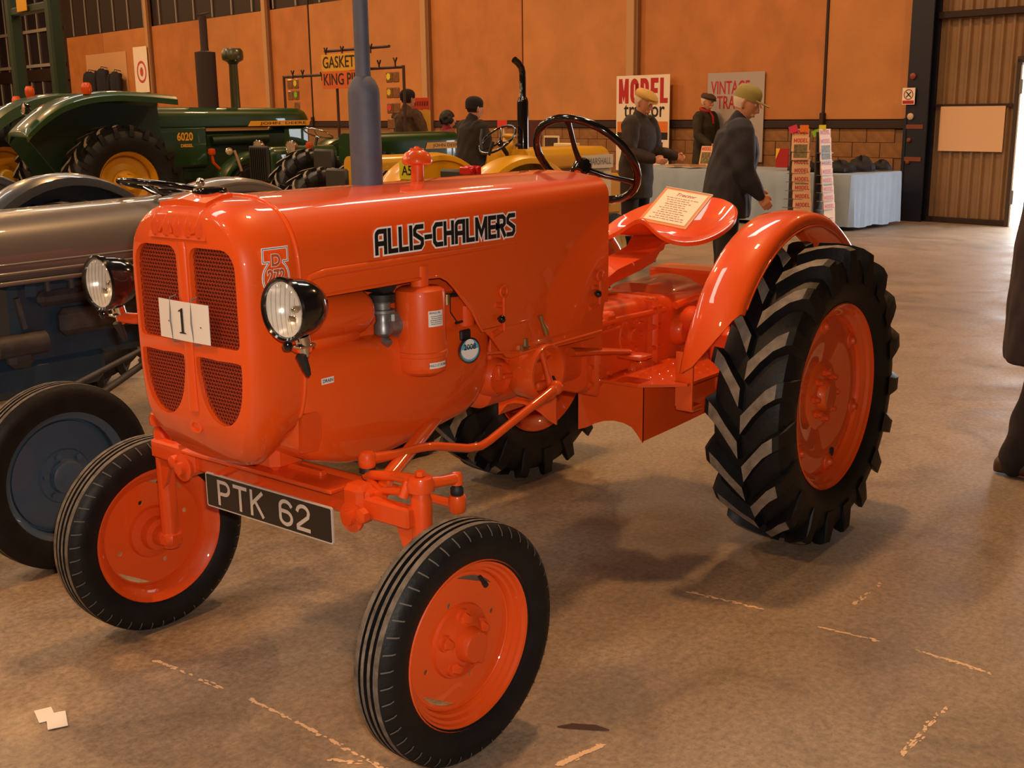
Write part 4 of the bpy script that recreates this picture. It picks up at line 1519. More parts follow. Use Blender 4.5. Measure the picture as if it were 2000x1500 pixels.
# ---- flat signs on the wall
def wsign(name, u0, u1, n, z0, z1, m_, label, cat, group=None, th=.008):
    b = MB()
    wbox(b, u0, u1, n-th, n, z0, z1, .002)
    return tag(mk(name, b, m_, None, 0), label, cat, group)
def wtext(s, h, u, n, z, m_, par, bold=0, sx=1, align='CENTER', name='print', tilt=0, shear=0):
    ex = -UN*math.cos(tilt)+V(0, 0, math.sin(tilt))
    ey = V(0, 0, math.cos(tilt))+UN*math.sin(tilt)
    return mk(name, text_mb(s, h, W(u, n, z), ex, ey, bold, sx, align, shear=shear), m_, par, 0, fix=False)
def wring(u, n, z, r0, r1, m_, par, name='print', k=28, asp=1):
    b = MB()
    vs = []
    for i in range(k):
        a = 2*PI*i/k
        for r in (r0, r1): vs.append(W(u+r*asp*math.cos(a), n, z+r*math.sin(a)))
    b.add(vs, [(2*i, 2*i+1, (2*i+3) % (2*k), (2*i+2) % (2*k)) for i in range(k)])
    return mk(name, b, m_, par, 0, fix=False)
SIGNW = mat('sign_white', '#efe2d2', .5)
SIGNR = mat('sign_red', '#b3141c', .5)
SIGNK = mat('sign_black', '#15100e', .5)
s = wsign('warning_sign', .185, .375, .205, 1.60, 1.825, SIGNW, 'small white and red prohibition sign on the dark blue stanchion', 'sign')
wring(.28, .207, 1.735, .058, .072, mat('sign_rust', '#a34a2c', .5), s)
b = MB()
for dz in (1, -1):
    p0, p1 = W(.28-.035, .2065, 1.735-.035*dz), W(.28+.035, .2065, 1.735+.035*dz)
    b.tube([p0, p1], .007, 5)
mk('print', b, SIGNK, s, 0)
b = MB()
wbox(b, .195, .365, .205, .2065, 1.61, 1.655)
mk('print', b, SIGNR, s, 0)
s = wsign('safety_notice', 23.98, 24.88, .20, 2.23, 3.50, SIGNW, 'tall pale notice with a red ring on the plywood wall', 'sign')
wring(24.4, .203, 2.80, .24, .31, mat('notice_red', '#c0525a', .5), s, asp=1.0)
wring(24.4, .203, 2.80, .0, .13, MATS['notice_red'], s, asp=.8)
s = wsign('pale_backing_sheet', 25.7, 28.65, .055, 2.0, 3.44, mat('pale_ply', '#cf9f70', .6), 'large pale sheet on the plywood wall behind dark hanging clothes', 'sheet')
CLOTHD = mat('dark_cloth', '#141320', .85)
def hung_coat(u, z0, z1, w, label, sl=1):
    b = MB()
    n = .26
    rings = []
    for t, ww, dd in ((0, .30, .05), (.06, .75, .10), (.2, .9, .14), (.55, .86, .16), (.85, 1.0, .16), (1, 1.02, .15)):
        z = z1+(z0-z1)*t
        rings.append([W(u+ww*w/2*math.cos(2*PI*i/16)+.02*math.sin(5*t+i), n+dd*.9*math.sin(2*PI*i/16), z+.015*math.sin(i*1.7)) for i in range(16)])
    b.loft(rings)
    o = tag(mk('hanging_jacket', b, CLOTHD, None, 50), label, 'jacket')
    b = MB()
    b.tube([W(u, .075, z1+.02), W(u, n, z1+.06), W(u, n+.02, z1+.02), W(u, n, z1-.03)], .012, 6)
    mk('hanger_hook', b, RAILM, o, 50)
    for k in (-1, 1) if sl else ():
        b = MB()
        b.tube([W(u+k*w*.42, n, z1-.08), W(u+k*w*.55, n+.05, z1-.3), W(u+k*w*.58, n+.08, z0+.1)], [.09, .08, .06], 10)
        mk('sleeve', b, CLOTHD, o, 50)
hung_coat(28.0, 1.75, 2.92, .95, 'dark square cut jacket hanging leftmost on the pale wall sheet', 0)
hung_coat(27.05, 1.75, 2.98, .72, 'dark rounded jacket hanging second from left on the pale wall sheet')
hung_coat(26.1, 1.75, 2.86, .66, 'dark jacket with strappy sleeves hanging rightmost on the pale wall sheet')

# ---- worn paint lines and litter on the floor
def paint_line(p, q, w, dens, label, seed):
    random.seed(seed)
    p, q = Vector(p+(0,)), Vector(q+(0,))
    d = (q-p)
    L = d.length
    d.normalize()
    nrm_ = V(-d.y, d.x, 0)
    b = MB()
    for i in range(int(L*dens*.8)):
        c = p+d*random.uniform(0, L)+nrm_*random.gauss(0, w*.38)
        a, k = random.uniform(.003, .015), random.uniform(.002, .0055)
        b.add([c+d*(a*math.cos(t)*random.uniform(.6, 1.1))+nrm_*(k*math.sin(t)*random.uniform(.6, 1.2))+V(0, 0, .0008+i*4e-6) for t in [2*PI*j/7 for j in range(7)]], [tuple(range(7))])
    o = mk('worn_paint_mark', b, mat('worn_paint', '#dcb892', .8), FLOOR, 0, fix=False)
    tag(o, label, None, None, 'stuff')
PAINT_LINES = True
for p, q, w, dn, lb, sd in (
    ((2.121, -.416), (2.119, -.32), .008, 420, 'worn pale paint dash on the floor left of the front axle', 1),
    ((2.12, -.30), (2.111, -.115), .010, 130, 'faint worn paint specks left of the near front wheel', 2),
    ((2.105, -.01), (2.105, .151), .007, 300, 'broken pale paint line ahead of the tractor axle', 3),
    ((2.105, .151), (2.129, .56), .008, 200, 'broken pale paint line running up to the near front wheel', 4),
    ((2.186, .40), (2.139, .475), .012, 240, 'pale paint specks at the bottom edge of the picture', 5),
    ((1.85, .875), (1.709, .908), .011, 1100, 'thick pale paint patch right of the near front wheel', 6),
    ((1.295, 1.532), (.982, 1.543), .014, 190, 'dotted paint line at the lower right corner of the picture', 7),
    ((.733, .59), (.709, .861), .009, 200, 'thin yellowish paint line between front and rear wheels', 8),
    ((.725, 1.062), (.709, 1.245), .009, 230, 'short pale paint dash right of the rear wheel shadow', 9),
    ((.70, 1.359), (.717, 1.578), .014, 300, 'mottled paint dash furthest right on the cross line', 10),
    ((.54, 1.075), (.28, 1.088), .010, 90, 'faint pale paint streak below the rear wheel', 11)):
    paint_line(p, q, w, dn, lb, sd)
b = MB()
b.prism([(.06*math.cos(t)*(1+.3*math.sin(3*t)), .02*math.sin(t)*(1+.3*math.cos(2*t))) for t in [2*PI*i/24 for i in range(24)]], (1.665, .82, .0012), (-.5, .86, 0), (.86, .5, 0), (0, 0, 1), 0)
mk('oil_spot', b, mat('oil_stain', '#3f1f17', .5), FLOOR, 0, fix=False)
for pts, z, lb in ((((2.507, -.424), (2.466, -.407), (2.492, -.335), (2.533, -.352)), .0015, 'white paper scrap lying on the floor, the left one of an overlapping pair'),
                   (((2.500, -.375), (2.456, -.352), (2.495, -.274), (2.540, -.297)), .004, 'white paper scrap lying on the floor, on top of its pair')):
    b = MB()
    b.prism([(x, y) for x, y in pts], (0, 0, z), (1, 0, 0), (0, 1, 0), (0, 0, 1), .0012)
    tag(mk('paper_scrap', b, WHITE, None, 0), lb, 'paper', 'paper scraps on the floor')

# ================================================================== OTHER TRACTORS
GREY = mat('grey_enamel', '#66605d', .36, coat=.9)
BLUEG = mat('blue_grey_cast', '#2c4152', .45, noise=.2, nscale=12)
BLUEW = mat('blue_grey_wheel', '#3d5468', .35, coat=.3)
DUSKG = mat('dusty_casting', '#3f3c3e', .6, noise=.35, nscale=18)
GREEN = mat('green_enamel', '#14380d', .36, coat=.9)
GREEND = mat('green_cast', '#0d260a', .5)
YELL = mat('yellow_enamel', '#cc9413', .35, coat=.3)
CREAM = mat('cream_enamel', '#d9c79c', .4)
AMBER = mat('amber_lens', '#c4480c', .2)
REDL = mat('red_lens', '#b3100c', .2)
SOOT = mat('brown_black_stack', '#2a1310', .6)
DECY = mat('yellow_stripe', '#e0a020', .5)

def gen_wheel(name, par, P, R, rim, hw, wm, lugs=0, out=1, disc=.3, ribbed=True, dish=.0):
    """P centre, out = +1 when the outer face looks to +y"""
    w = MB()
    k = hw
    w.lathe([(rim, .80*k), (rim*1.012, .74*k), (rim*.97, .66*k), (rim*.93, .5*k), (rim*.88, .4*k), (rim*.86, -.2*k), (rim*.93, -.5*k), (rim, -.78*k), (rim*.97, -.8*k), (rim*.85, -.3*k), (rim*.84, .3*k)], (0, 0, 0), (0, 1, 0), 40)
    d = disc*k
    w.lathe([(rim*.88, d), (rim*.80, d+.05*k), (rim*.62, d-.08*k+dish), (rim*.42, d-.02*k+dish), (rim*.40, d+.1*k+dish), (rim*.27, d+.14*k+dish), (rim*.25, d+.55*k+dish), (rim*.20, d+.65*k+dish), (0, d+.68*k+dish)], (0, 0, 0), (0, 1, 0), 40)
    w.lathe([(rim*.88, d-.03), (rim*.3, d-.04), (rim*.3, -k), (0, -k)], (0, 0, 0), (0, 1, 0), 24)
    o = mk(name, place(w, P, 0, out < 0), wm, par, 35)
    t = lug_tyre(R, rim, hw, lugs, depth=.06*R, lw=.02*R/.55) if lugs else front_tyre(R, rim, hw, ribs=False)
    mk('tyre', place(t, P, 0, out < 0), [RUBBER, TREAD if lugs else RIBDUST, SIPE], o, 35)
    for i in range(6):
        a = 2*PI*i/6+.2
        nn_ = MB()
        nn_.lathe([(rim*.05, 0), (rim*.05, rim*.05), (0, rim*.055)], V(rim*.335*math.cos(a), d+.12*k+dish, rim*.335*math.sin(a)), (0, 1, 0), 6)
        mk('wheel_nut', place(nn_, P, 0, out < 0), wm, o, 30)
    return o

def gen_fender(par, cx, cz, R, y0, y1, a0, a1, m_, plate=True, drop=.05):
    """crowned arc over a wheel from angle a0 to a1 (0 = front) between y0 (inner) and y1 (outer)"""
    b = MB()
    r1, r2 = [], []
    for i in range(25):
        a = math.radians(a0+(a1-a0)*i/24)
        ys = [y0+(y1-y0)*t for t in (0, .04, .2, .5, .8, .96, 1)]
        dr = [-drop, -.012, .004, .012, .004, -.012, -drop]
        r1.append([V(cx+(R+d)*math.cos(a), y, cz+(R+d)*math.sin(a)) for y, d in zip(ys, dr)])
        r2.append([V(cx+(R+d-.008)*math.cos(a), y, cz+(R+d-.008)*math.sin(a)) for y, d in zip(ys, dr)][::-1])
    b.loft([p+q for p, q in zip(r1, r2)])
    f = mk('fender', b, m_, par, 50)
    if plate:
        b = MB()
        poly = [(cx+(R-.02)*math.cos(math.radians(a0+(a1-a0)*i/20)), cz+(R-.02)*math.sin(math.radians(a0+(a1-a0)*i/20))) for i in range(21)]
        b.prism(poly, (0, y0+.012*(1 if y1 > y0 else -1), 0), (1, 0, 0), (0, 0, 1), (0, 1, 0), .006)
        mk('fender_plate', b, m_, f, 30)
    return f

def gen_hood(par, x0, x1, hw, zt, zb, rc, m_, nose=.06, zt1=None, name='hood', hw1=None):
    b = MB()
    rings = []
    for i, (t, ins) in enumerate(((0, 0), (.25, 0), (.5, 0), (.75, 0), (.92, 0), (.96, nose*.15), (.985, nose*.45), (1, nose))):
        x = x0+(x1-x0)*t
        h = (hw+(hw1-hw)*t if hw1 else hw)-ins
        top = zt+((zt1-zt)*t if zt1 else 0)-ins
        hh = (top-zb)/2
        rings.append([V(x, y, z) for y, z in rrect(h, hh, [min(rc, h*.95), min(rc, h*.95), .03, .03], 7, 0, zb+hh)])
    b.loft(rings)
    return mk(name, b, m_, par, 40)

def gen_wheelsteer(par, c, r, tilt, m_=BLACKG, spokes=3, col_len=.5):
    a = V(math.cos(tilt), 0, math.sin(tilt))
    n_ = V(-a.z, 0, a.x)
    b = MB()
    b.tube([c+a*(r*math.cos(2*PI*i/36))+V(0, r*math.sin(2*PI*i/36), 0) for i in range(37)], .0115, 8, cap=False)
    s = mk('steering_wheel', b, m_, par, 60)
    for i in range(spokes):
        q = a*math.cos(2*PI*i/spokes+.5)+V(0, math.sin(2*PI*i/spokes+.5), 0)
        b = MB()
        b.tube([c-n_*.04, c-n_*.03+q*r*.5, c+q*r], .008, 6)
        mk('spoke', b, m_, s, 60)
    b = MB()
    b.lathe([(0, -.02), (.03, -.02), (.03, .01), (0, .02)], c-n_*.04, n_, 12)
    mk('wheel_hub', b, m_, s, 40)
    b = MB()
    b.tube([c-n_*.04, c-n_*col_len], .02, 10)
    mk('steering_column', b, BLACKM, par, 60)
    return s

def gen_lamp(par, c, d, r, shell=BLACKG):
    b = MB()
    b.lathe([(0, -r*1.1), (r*.6, -r*.9), (r*.95, -r*.3), (r, 0), (r*1.06, .01), (r, .02), (r*.9, .012), (r*.8, -.01), (0, -r*.4)], c, d, 24)
    o = mk('headlamp', b, shell, par, 45)
    b = MB()
    b.lathe([(r*.93, .012), (r*.6, .02), (0, .024)], c, d, 24)
    mk('lens', b, mat('pale_lens', '#b9a58c', .1, metal=.4), o, 60)
    return o

# ---- the grey and blue pair parked beside the orange tractor
def grey_tractor(pos, label, GREY=GREY):
    t = empty('vintage_tractor', pos, 0, label, 'tractor')
    Rr, Rf = .56, .335
    for sg in (1, -1):
        gen_wheel('rear_wheel', t, (0, sg*.62, Rr), Rr, .36, .135, BLUEW, 20, sg)
        gen_wheel('front_wheel', t, (1.744, sg*.609, Rf), Rf, .238, .058, BLUEW, 0, sg, disc=.0, dish=.015)
        gen_fender(t, 0, Rr, .70, sg*.47, sg*.74, 2, 176, GREY)
        b = MB()
        b.tube([V(1.72, 0, .42), V(1.70, sg*.3, .43), V(1.744, sg*.53, .44)], [.035, .03, .03], 10)
        b.lathe([(.0, .30), (.028, .30), (.03, .52), (.022, .55), (0, .56)], (1.744, sg*.53, 0), (0, 0, 1), 14)
        b.tube([V(1.744, sg*.53, Rf), V(1.744, sg*.58, Rf)], .03, 10)
        mk('axle_arm', b, BLUEG, t, 40)
        b = MB()
        b.tube([V(1.66, sg*.50, .50), V(1.2, sg*.36, .62), V(.55, sg*.26, .72)], .014, 8)
        mk('radius_arm', b, DUSKG, t, 60)
        b = MB()
        b.tube([V(1.62, sg*.46, .60), V(1.1, sg*.35, .70), V(.60, sg*.27, .76)], .012, 8)
        mk('drag_rod', b, DUSKG, t, 60)
        b = MB()
        b.lathe([(0, .1), (.12, .1), (.10, .25), (.08, .4), (.08, .55), (0, .55)], (0, 0, Rr), (0, sg, 0), 20)
        mk('axle_housing', b, BLUEG, t, 40)
    gen_hood(t, .62, 2.02, .245, 1.25, .985, .17, GREY, .10, zt1=1.225, hw1=.215)
    b = MB()
    b.tube([V(.66, .247, 1.02), V(1.2, .246, 1.02), V(1.85, .222, 1.015)], .008, 6)
    b.tube([V(.66, .247, 1.055), V(1.2, .247, 1.055), V(1.88, .222, 1.05)], .005, 6)
    b.tube([V(.66, .243, .985), V(1.2, .242, .985), V(1.9, .22, .98)], .010, 6)
    mk('hood_flange', b, GREY, t, 60)
    # nose with upright slats
    b = MB()
    b.box((1.97, 0, .87), (.10, .42, .28), .05)
    ns_ = mk('nose', b, GREY, t, 40)
    for i in range(9):
        b = MB()
        b.box((2.03, -.14+.035*i, .90), (.02, .012, .24), .003)
        mk('grille_slat', b, GREY, ns_, 0)
    b = MB()
    b.box((1.12, 0, .80), (.98, .26, .34), .03)
    b.box((1.15, .10, .93), (.80, .12, .10), .03)
    b.box((1.5, 0, .60), (.55, .30, .16), .04)
    mk('engine_block', b, BLUEG, t, 35)
    b = MB()
    b.box((1.22, .17, .90), (.62, .05, .06), .02)
    for i in range(6): b.tube([V(.98+i*.1, .17, .93), V(.98+i*.1, .175, .985)], [.014, .009], 8)
    for i in range(6): b.tube([V(.98+i*.1, .15, .985), V(1.03+i*.07, .18, .96)], .005, 6)
    mk('injector_rail', b, DUSKG, t, 35)
    b = MB()
    b.box((1.25, .17, .80), (.40, .07, .11), .025)
    b.tube([V(1.00, .18, .78), V(1.10, .18, .78)], .05, 16)
    b.tube([V(1.52, .18, .74), V(1.72, .18, .74)], .045, 16)
    b.tube([V(1.60, .19, .80), V(1.62, .19, .92)], .012, 8)
    b.box((1.62, .17, .70), (.10, .06, .10), .02)
    mk('fuel_pump', b, DUSKG, t, 35)
    b = MB()
    b.box((.38, 0, .70), (.60, .30, .30), .05)
    b.box((-.15, 0, .66), (.55, .36, .36), .06)
    mk('gearbox', b, BLUEG, t, 35)
    b = MB()
    b.box((.62, 0, .98), (.05, .40, .42), .02)
    mk('dash_panel', b, GREY, t, 35)
    gen_wheelsteer(t, V(.765, 0, 1.275), .215, math.radians(12))
    b = MB()
    b.box((-.12, 0, .86), (.42, .46, .05), .02)
    b.box((-.30, 0, .95), (.06, .46, .16), .025)
    mk('seat', b, DUSKG, t, 40)
    b = MB()
    b.tube([V(.66, .05, 1.2), V(.64, .05, 1.285)], .006, 6)
    b.sphere((.64, .05, 1.295), .02, 10, 8)
    mk('throttle_knob', b, CHROME, t, 50)
    return t
grey_tractor((.10, -1.94, 0), 'grey and blue tractor right next to the orange one, its blue front wheel in view')
grey_tractor((.28, -4.42, 0), 'second tractor of the grey pair, farther back, only its dark rounded fender showing', mat('slate_enamel', '#3c4048', .3, coat=.5))

FWD = -NN                                   # tractors further back face the wall
A_IN = math.atan2(FWD.y, FWD.x)
def side_text(par, s, x0, x1, y, z, h, strip, m_, zoff=0, lean=0, bold=.01, gapw=1.0):
    """lettering reading rearward-to-forward on the right flank (y < 0)"""
    if strip:
        b = MB()
        b.prism([(x0+lean, z+h*.62), (x1, z+h*.62), (x1-lean*.4, z-h*.62), (x0, z-h*.62)], (0, y, 0), (1, 0, 0), (0, 0, 1), (0, -1, 0), .004)
        mk('name_strip', b, strip, par, 0)
    w = (x1-x0)
    mbt = text_mb(s, h*.62, ((x0+x1)/2+w*.04, y-.006, z), (1, 0, 0), (0, 0, 1), bold=bold)
    xs = [v[0] for v in mbt.v]
    k = w*.74/max(.01, max(xs)-min(xs))
    mid = (max(xs)+min(xs))/2
    mbt.v = [((x0+x1)/2+w*.06+(x-mid)*k, yy, z_) for x, yy, z_ in mbt.v]
    return mk('lettering', mbt, m_, par, 0, fix=False)

# ---- the tall green tractor at the left
def big_green(org):
    t = empty('vintage_tractor', org, A_IN, 'large green tractor with yellow wheel, brown exhaust stack and name stripe on its hood', 'tractor')
    gen_wheel('rear_wheel', t, (0, -.85, .735), .735, .40, .27, YELL, 20, -1, disc=.2)
    gen_wheel('rear_wheel', t, (0, .85, .735), .735, .40, .27, YELL, 20, 1, disc=.2)
    for sg in (1, -1):
        gen_wheel('front_wheel', t, (1.95, sg*.78, .45), .45, .25, .12, YELL, 0, sg)
        gen_fender(t, 1.95, .45, .62, sg*.62, sg*.95, 30, 172, GREEN, False)
        gen_lamp(t, V(1.52, sg*.90, 1.09), V(-.3, sg*.9, .2).normalized(), .055)
        b = MB()
        b.lathe([(0, 0), (.04, 0), (.055, .03), (.045, .08), (0, .09)], (1.25, sg*.92, 1.05), (0, 0, 1), 14)
        b.tube([V(1.36, sg*.9, .86), V(1.26, sg*.92, .95), V(1.25, sg*.92, 1.05)], .02, 8)
        mk('indicator_lamp', b, AMBER, t, 45)
        b = MB()
        b.tube([V(1.66, sg*.96, .82), V(1.60, sg*.97, 1.0), V(1.57, sg*.96, 1.10)], .018, 8)
        mk('lamp_stalk', b, mat('tan_stalk', '#b08a6a', .5), t, 45)
        b = MB()
        pts = [(-1.24, 1.40), (-1.18, 1.47), (-.98, 1.63), (-.75, 1.76), (-.45, 1.85), (-.1, 1.885), (.3, 1.87), (.74, 1.83)]
        r1 = []
        for x, z in [(p.x, p.y) for p in catmull([V(*p) for p in pts], 4)]:
            r1.append([V(x, sg*.40, z-.16), V(x, sg*.42, z-.02), V(x, sg*.50, z), V(x, sg*.85, z+.01), V(x, sg*1.02, z-.01), V(x, sg*1.07, z-.05), V(x, sg*1.07, z-.12), V(x, sg*1.02, z-.06), V(x, sg*.5, z-.05)])
        b.loft(r1)
        fe = mk('fender', b, GREEN, t, 45)
        b = MB()
        b.prism([(-1.0, 1.3), (-.8, 1.68), (-.3, 1.83), (.3, 1.82), (.74, 1.78), (.80, 1.2), (.5, .6), (-.5, .6)], (0, sg*.42, 0), (1, 0, 0), (0, 0, 1), (0, 1, 0), .02)
        mk('fender_plate', b, GREEND, fe, 30)
        b = MB()
        b.lathe([(.0, 0), (.05, 0), (.065, .05), (.06, .11), (.04, .14), (0, .145)], (-.42, sg*.97, 1.85), (0, 0, 1), 16)
        mk('amber_lamp', b, AMBER, t, 45)
        gen_lamp(t, V(-1.18, sg*.9, 1.68), V(-1, 0, .1).normalized(), .075)
    gen_hood(t, .55, 3.28, .30, 1.70, 1.40, .13, GREEN, .16, zt1=1.66)
    b = MB()
    b.box((1.05, 0, 1.15), (.95, .60, .56), .03)
    mk('side_cowl', b, GREEN, t, 35)
    b = MB()
    b.box((3.02, 0, 1.16), (.42, .56, .50), .05)
    mk('front_cowl', b, GREEN, t, 35)
    b = MB()
    b.box((2.0, 0, 1.0), (1.9, .46, .7), .05)
    b.box((.4, 0, .8), (1.6, .5, .5), .06)
    b.tube([V(1.6, -.26, 1.22), V(2.5, -.26, 1.24)], .07, 12)
    mk('engine_block', b, GREEND, t, 35)
    b = MB()
    b.lathe([(0, 1.6), (.145, 1.6), (.145, 2.44), (.06, 2.46), (.055, 2.50), (.055, 2.93), (0, 2.93)], (1.69, -.08, 0), (0, 0, 1), 20)
    b.prism([(0, 0), (.14, .035), (.15, .02), (.02, -.03)], (1.66, -.10, 2.95), (1, 0, 0), (0, 0, 1), (0, 1, 0), .12)
    mk('exhaust_stack', b, SOOT, t, 35)
    b = MB()
    b.lathe([(0, 1.6), (.07, 1.6), (.062, 2.28), (.085, 2.31), (.145, 2.34), (.155, 2.38), (.15, 2.46), (.12, 2.50), (0, 2.51)], (2.12, -.08, 0), (0, 0, 1), 20)
    mk('air_intake', b, mat('olive_stack', '#3b3a1c', .35, coat=.3), t, 35)
    side_text(t, 'JOHN  DEERE', 2.17, 3.22, -.302, 1.45, .058, DECY, SIGNK, lean=.05)
    mk('lettering', text_mb('6020', .105, (1.18, -.305, 1.285), (1, 0, 0), (0, 0, 1), bold=.03, sx=.8), DECY, t, 0, fix=False)
    mk('lettering', text_mb('DIESEL', .04, (1.20, -.305, 1.165), (1, 0, 0), (0, 0, 1), bold=.03, sx=1.1), DECY, t, 0, fix=False)
    b = MB()
    b.prism([(.70, 1.40), (.95, 1.40), (.93, .95), (.8, .9)], (0, -.306, 0), (1, 0, 0), (0, 0, 1), (0, -1, 0), .004)
    mk('cowl_edge', b, GREEN, t, 0)
    b = MB()
    for sg in (1, -1):
        b.box((.3, sg*.3, 1.0), (.7, .35, .04), .01)
    b.box((-.1, 0, 1.45), (.12, .5, .6), .05)
    b.box((.12, 0, 1.2), (.5, .5, .12), .05)
    mk('seat', b, BLACKM, t, 40)
    gen_wheelsteer(t, V(.62, 0, 1.72), .2, math.radians(30))
    return t
big_green((-4.976, -11.847, 0))

# ---- green tractor with roll frame at the far left edge
def frame_green(org):
    t = empty('vintage_tractor', org, A_IN, 'dark green tractor with tall safety frame and amber lamp at the left edge', 'tractor')
    for sg in (1, -1):
        gen_wheel('rear_wheel', t, (0, sg*.8, .75), .75, .42, .24, YELL, 20, sg, disc=.2)
        gen_wheel('front_wheel', t, (2.4, sg*.7, .42), .42, .24, .10, YELL, 0, sg)
        gen_fender(t, 0, .75, .98, sg*.45, sg*1.03, 25, 165, GREEN)
        for x in (.95,):
            b = MB()
            b.box((x, sg*.80, 2.35), (.19, .19, 2.5), .03)
            mk('frame_post', b, GREEND, t, 30)
        b = MB()
        b.lathe([(.0, 0), (.05, 0), (.07, .06), (.065, .13), (.04, .17), (0, .175)], (.25, sg*.95, 1.70), (0, 0, 1), 16)
        mk('amber_lamp', b, AMBER, t, 45)
    b = MB()
    b.box((.95, 0, 3.15), (.15, 1.7, .12), .02)
    mk('frame_rail', b, GREEND, t, 30)
    b = MB()
    b.box((.95, 0, 1.2), (.2, 1.7, .25), .02)
    mk('frame_foot', b, GREEND, t, 30)
    b = MB()
    b.box((.84, .10, 3.24), (.012, .40, .24), .004)
    mk('warning_plate', b, YELL, t, 0)
    gen_hood(t, .9, 2.75, .28, 1.5, 1.1, .12, GREEN, .12)
    b = MB()
    b.box((1.4, 0, .9), (2.2, .42, .6), .06)
    b.box((0, 0, .8), (1.0, .5, .5), .06)
    mk('engine_block', b, GREEND, t, 30)
    b = MB()
    b.box((.05, 0, 1.2), (.5, .5, .12), .05)
    b.box((-.18, 0, 1.5), (.12, .5, .5), .05)
    mk('seat', b, BLACKM, t, 40)
    gen_wheelsteer(t, V(.6, 0, 1.5), .2, math.radians(30))
    return t
frame_green((-4.85, -14.6, 0))

# ---- plain small tractors behind
def small_tractor(org, rz, label, c, cw, cast, k=1.0, fend=(8, 172), sw=True, hood=None, wb=1.75):
    t = empty('vintage_tractor', org, rz, label, 'tractor')
    for sg in (1, -1):
        gen_wheel('rear_wheel', t, (0, sg*.64*k, .55*k), .55*k, .34*k, .15*k, cw, 18, sg)
        gen_wheel('front_wheel', t, (wb*k, sg*.6*k, .33*k), .33*k, .21*k, .07*k, cw, 0, sg)
        if fend: gen_fender(t, 0, .55*k, .68*k, sg*.46*k, sg*.78*k, fend[0], fend[1], c)
        b = MB()
        b.tube([V(wb*k, 0, .45*k), V(wb*k, sg*.56*k, .45*k), V(wb*k, sg*.56*k, .3*k)], .035*k, 10)
        mk('axle_arm', b, cast, t, 45)
        b = MB()
        b.lathe([(0, .1*k), (.12*k, .1*k), (.09*k, .4*k), (.09*k, .56*k), (0, .56*k)], (0, 0, .55*k), (0, sg, 0), 18)
        mk('axle_housing', b, cast, t, 40)
    x0, x1, hw, zt, zb, rc, ns_ = hood or (.45, 2.0, .25, 1.25, .98, .12, .1)
    gen_hood(t, x0*k, x1*k, hw*k, zt*k, zb*k, rc*k, c, ns_*k)
    b = MB()
    b.box((1.1*k, 0, .78*k), (1.5*k, .30*k, .42*k), .04*k)
    b.box((.1*k, 0, .62*k), (.9*k, .36*k, .34*k), .05*k)
    mk('engine_block', b, cast, t, 35)
    if sw: gen_wheelsteer(t, V(sw[0]*k, 0, sw[1]*k), sw[2]*k, math.radians(sw[3]), sw[4], 3, .35*k)
    b = MB()
    b.box((-.05*k, 0, .84*k), (.36*k, .42*k, .05*k), .02*k)
    b.box((-.22*k, 0, .98*k), (.05*k, .40*k, .26*k), .03*k)
    mk('seat', b, BLACKM, t, 40)
    return t
# small green tractor seen from its front quarter, with a bright steel steering wheel
mid = small_tractor((-8.0, -9.72, 0), .0, 'small green tractor with bright steel steering wheel standing behind the grey exhaust pipe', GREEN, YELL, GREEND, 1.0,
                    sw=(.92, 1.315, .2, 22, CHROME), hood=(.8, 1.95, .22, 1.16, .80, .10, .05))
b = MB()
b.box((1.965, 0, .95), (.04, .40, .46), .02)
g_ = mk('radiator', b, BLACKM, mid, 30)
for i in range(8):
    b = MB()
    b.box((1.995, -.14+.04*i, .95), (.02, .012, .40), .003)
    mk('grille_slat', b, BLACKM, g_, 0)
gen_lamp(mid, V(1.70, .33, 1.16), V(1, .12, 0).normalized(), .085, CHROME)
gen_lamp(mid, V(1.70, -.33, 1.16), V(1, .12, 0).normalized(), .085, CHROME)
b = MB()
b.lathe([(0, 0), (.035, 0), (.05, .03), (.04, .08), (0, .09)], (1.40, .34, 1.13), (0, 0, 1), 14)
b.tube([V(1.40, .26, .9), V(1.40, .34, 1.13)], .012, 6)
mk('amber_lamp', b, AMBER, mid, 45)
b = MB()
b.tube([V(1.0, .23, 1.02), V(1.45, .23, 1.02)], .06, 14)
b.lathe([(0, 0), (.09, 0), (.09, .1), (.05, .12), (0, .12)], (1.15, .16, .86), (0, 1, 0), 18)
b.lathe([(0, 0), (.07, 0), (.07, .1), (0, .11)], (1.5, .16, .84), (0, 1, 0), 18)
mk('manifold', b, DUSKG, mid, 40)

# green tractor behind the inlet cap, yellow stripe with lettering on its hood
t = small_tractor((-5.72, -7.85, 0), A_IN+.0, 'green tractor with yellow name stripe on its hood, behind the orange inlet cap', GREEN, YELL, GREEND, 1.06, sw=None, fend=None, hood=(.15, 1.60, .26, 1.27, .93, .11, .12))
side_text(t, 'JOHN DEERE', 1.05, 1.64, -.281, 1.18, .062, DECY, SIGNK, lean=.03)

# yellow tractor with rear registration board
t = small_tractor((-4.25, -6.10, 0), A_IN, 'yellow tractor mostly hidden behind the grey exhaust pipe, flat yellow hood showing', YELL, YELL, mat('orange_cast', '#8f3310', .5), .95, sw=None, fend=None, hood=(.05, 1.0, .27, 1.22, .80, .09, .06), wb=1.5)
b = MB()
b.lathe([(0, 0), (.05, 0), (.05, .05), (0, .055)], (-.30, -.64, 1.02), (-1, 0, 0), 14)
mk('tail_lamp', b, REDL, t, 45)

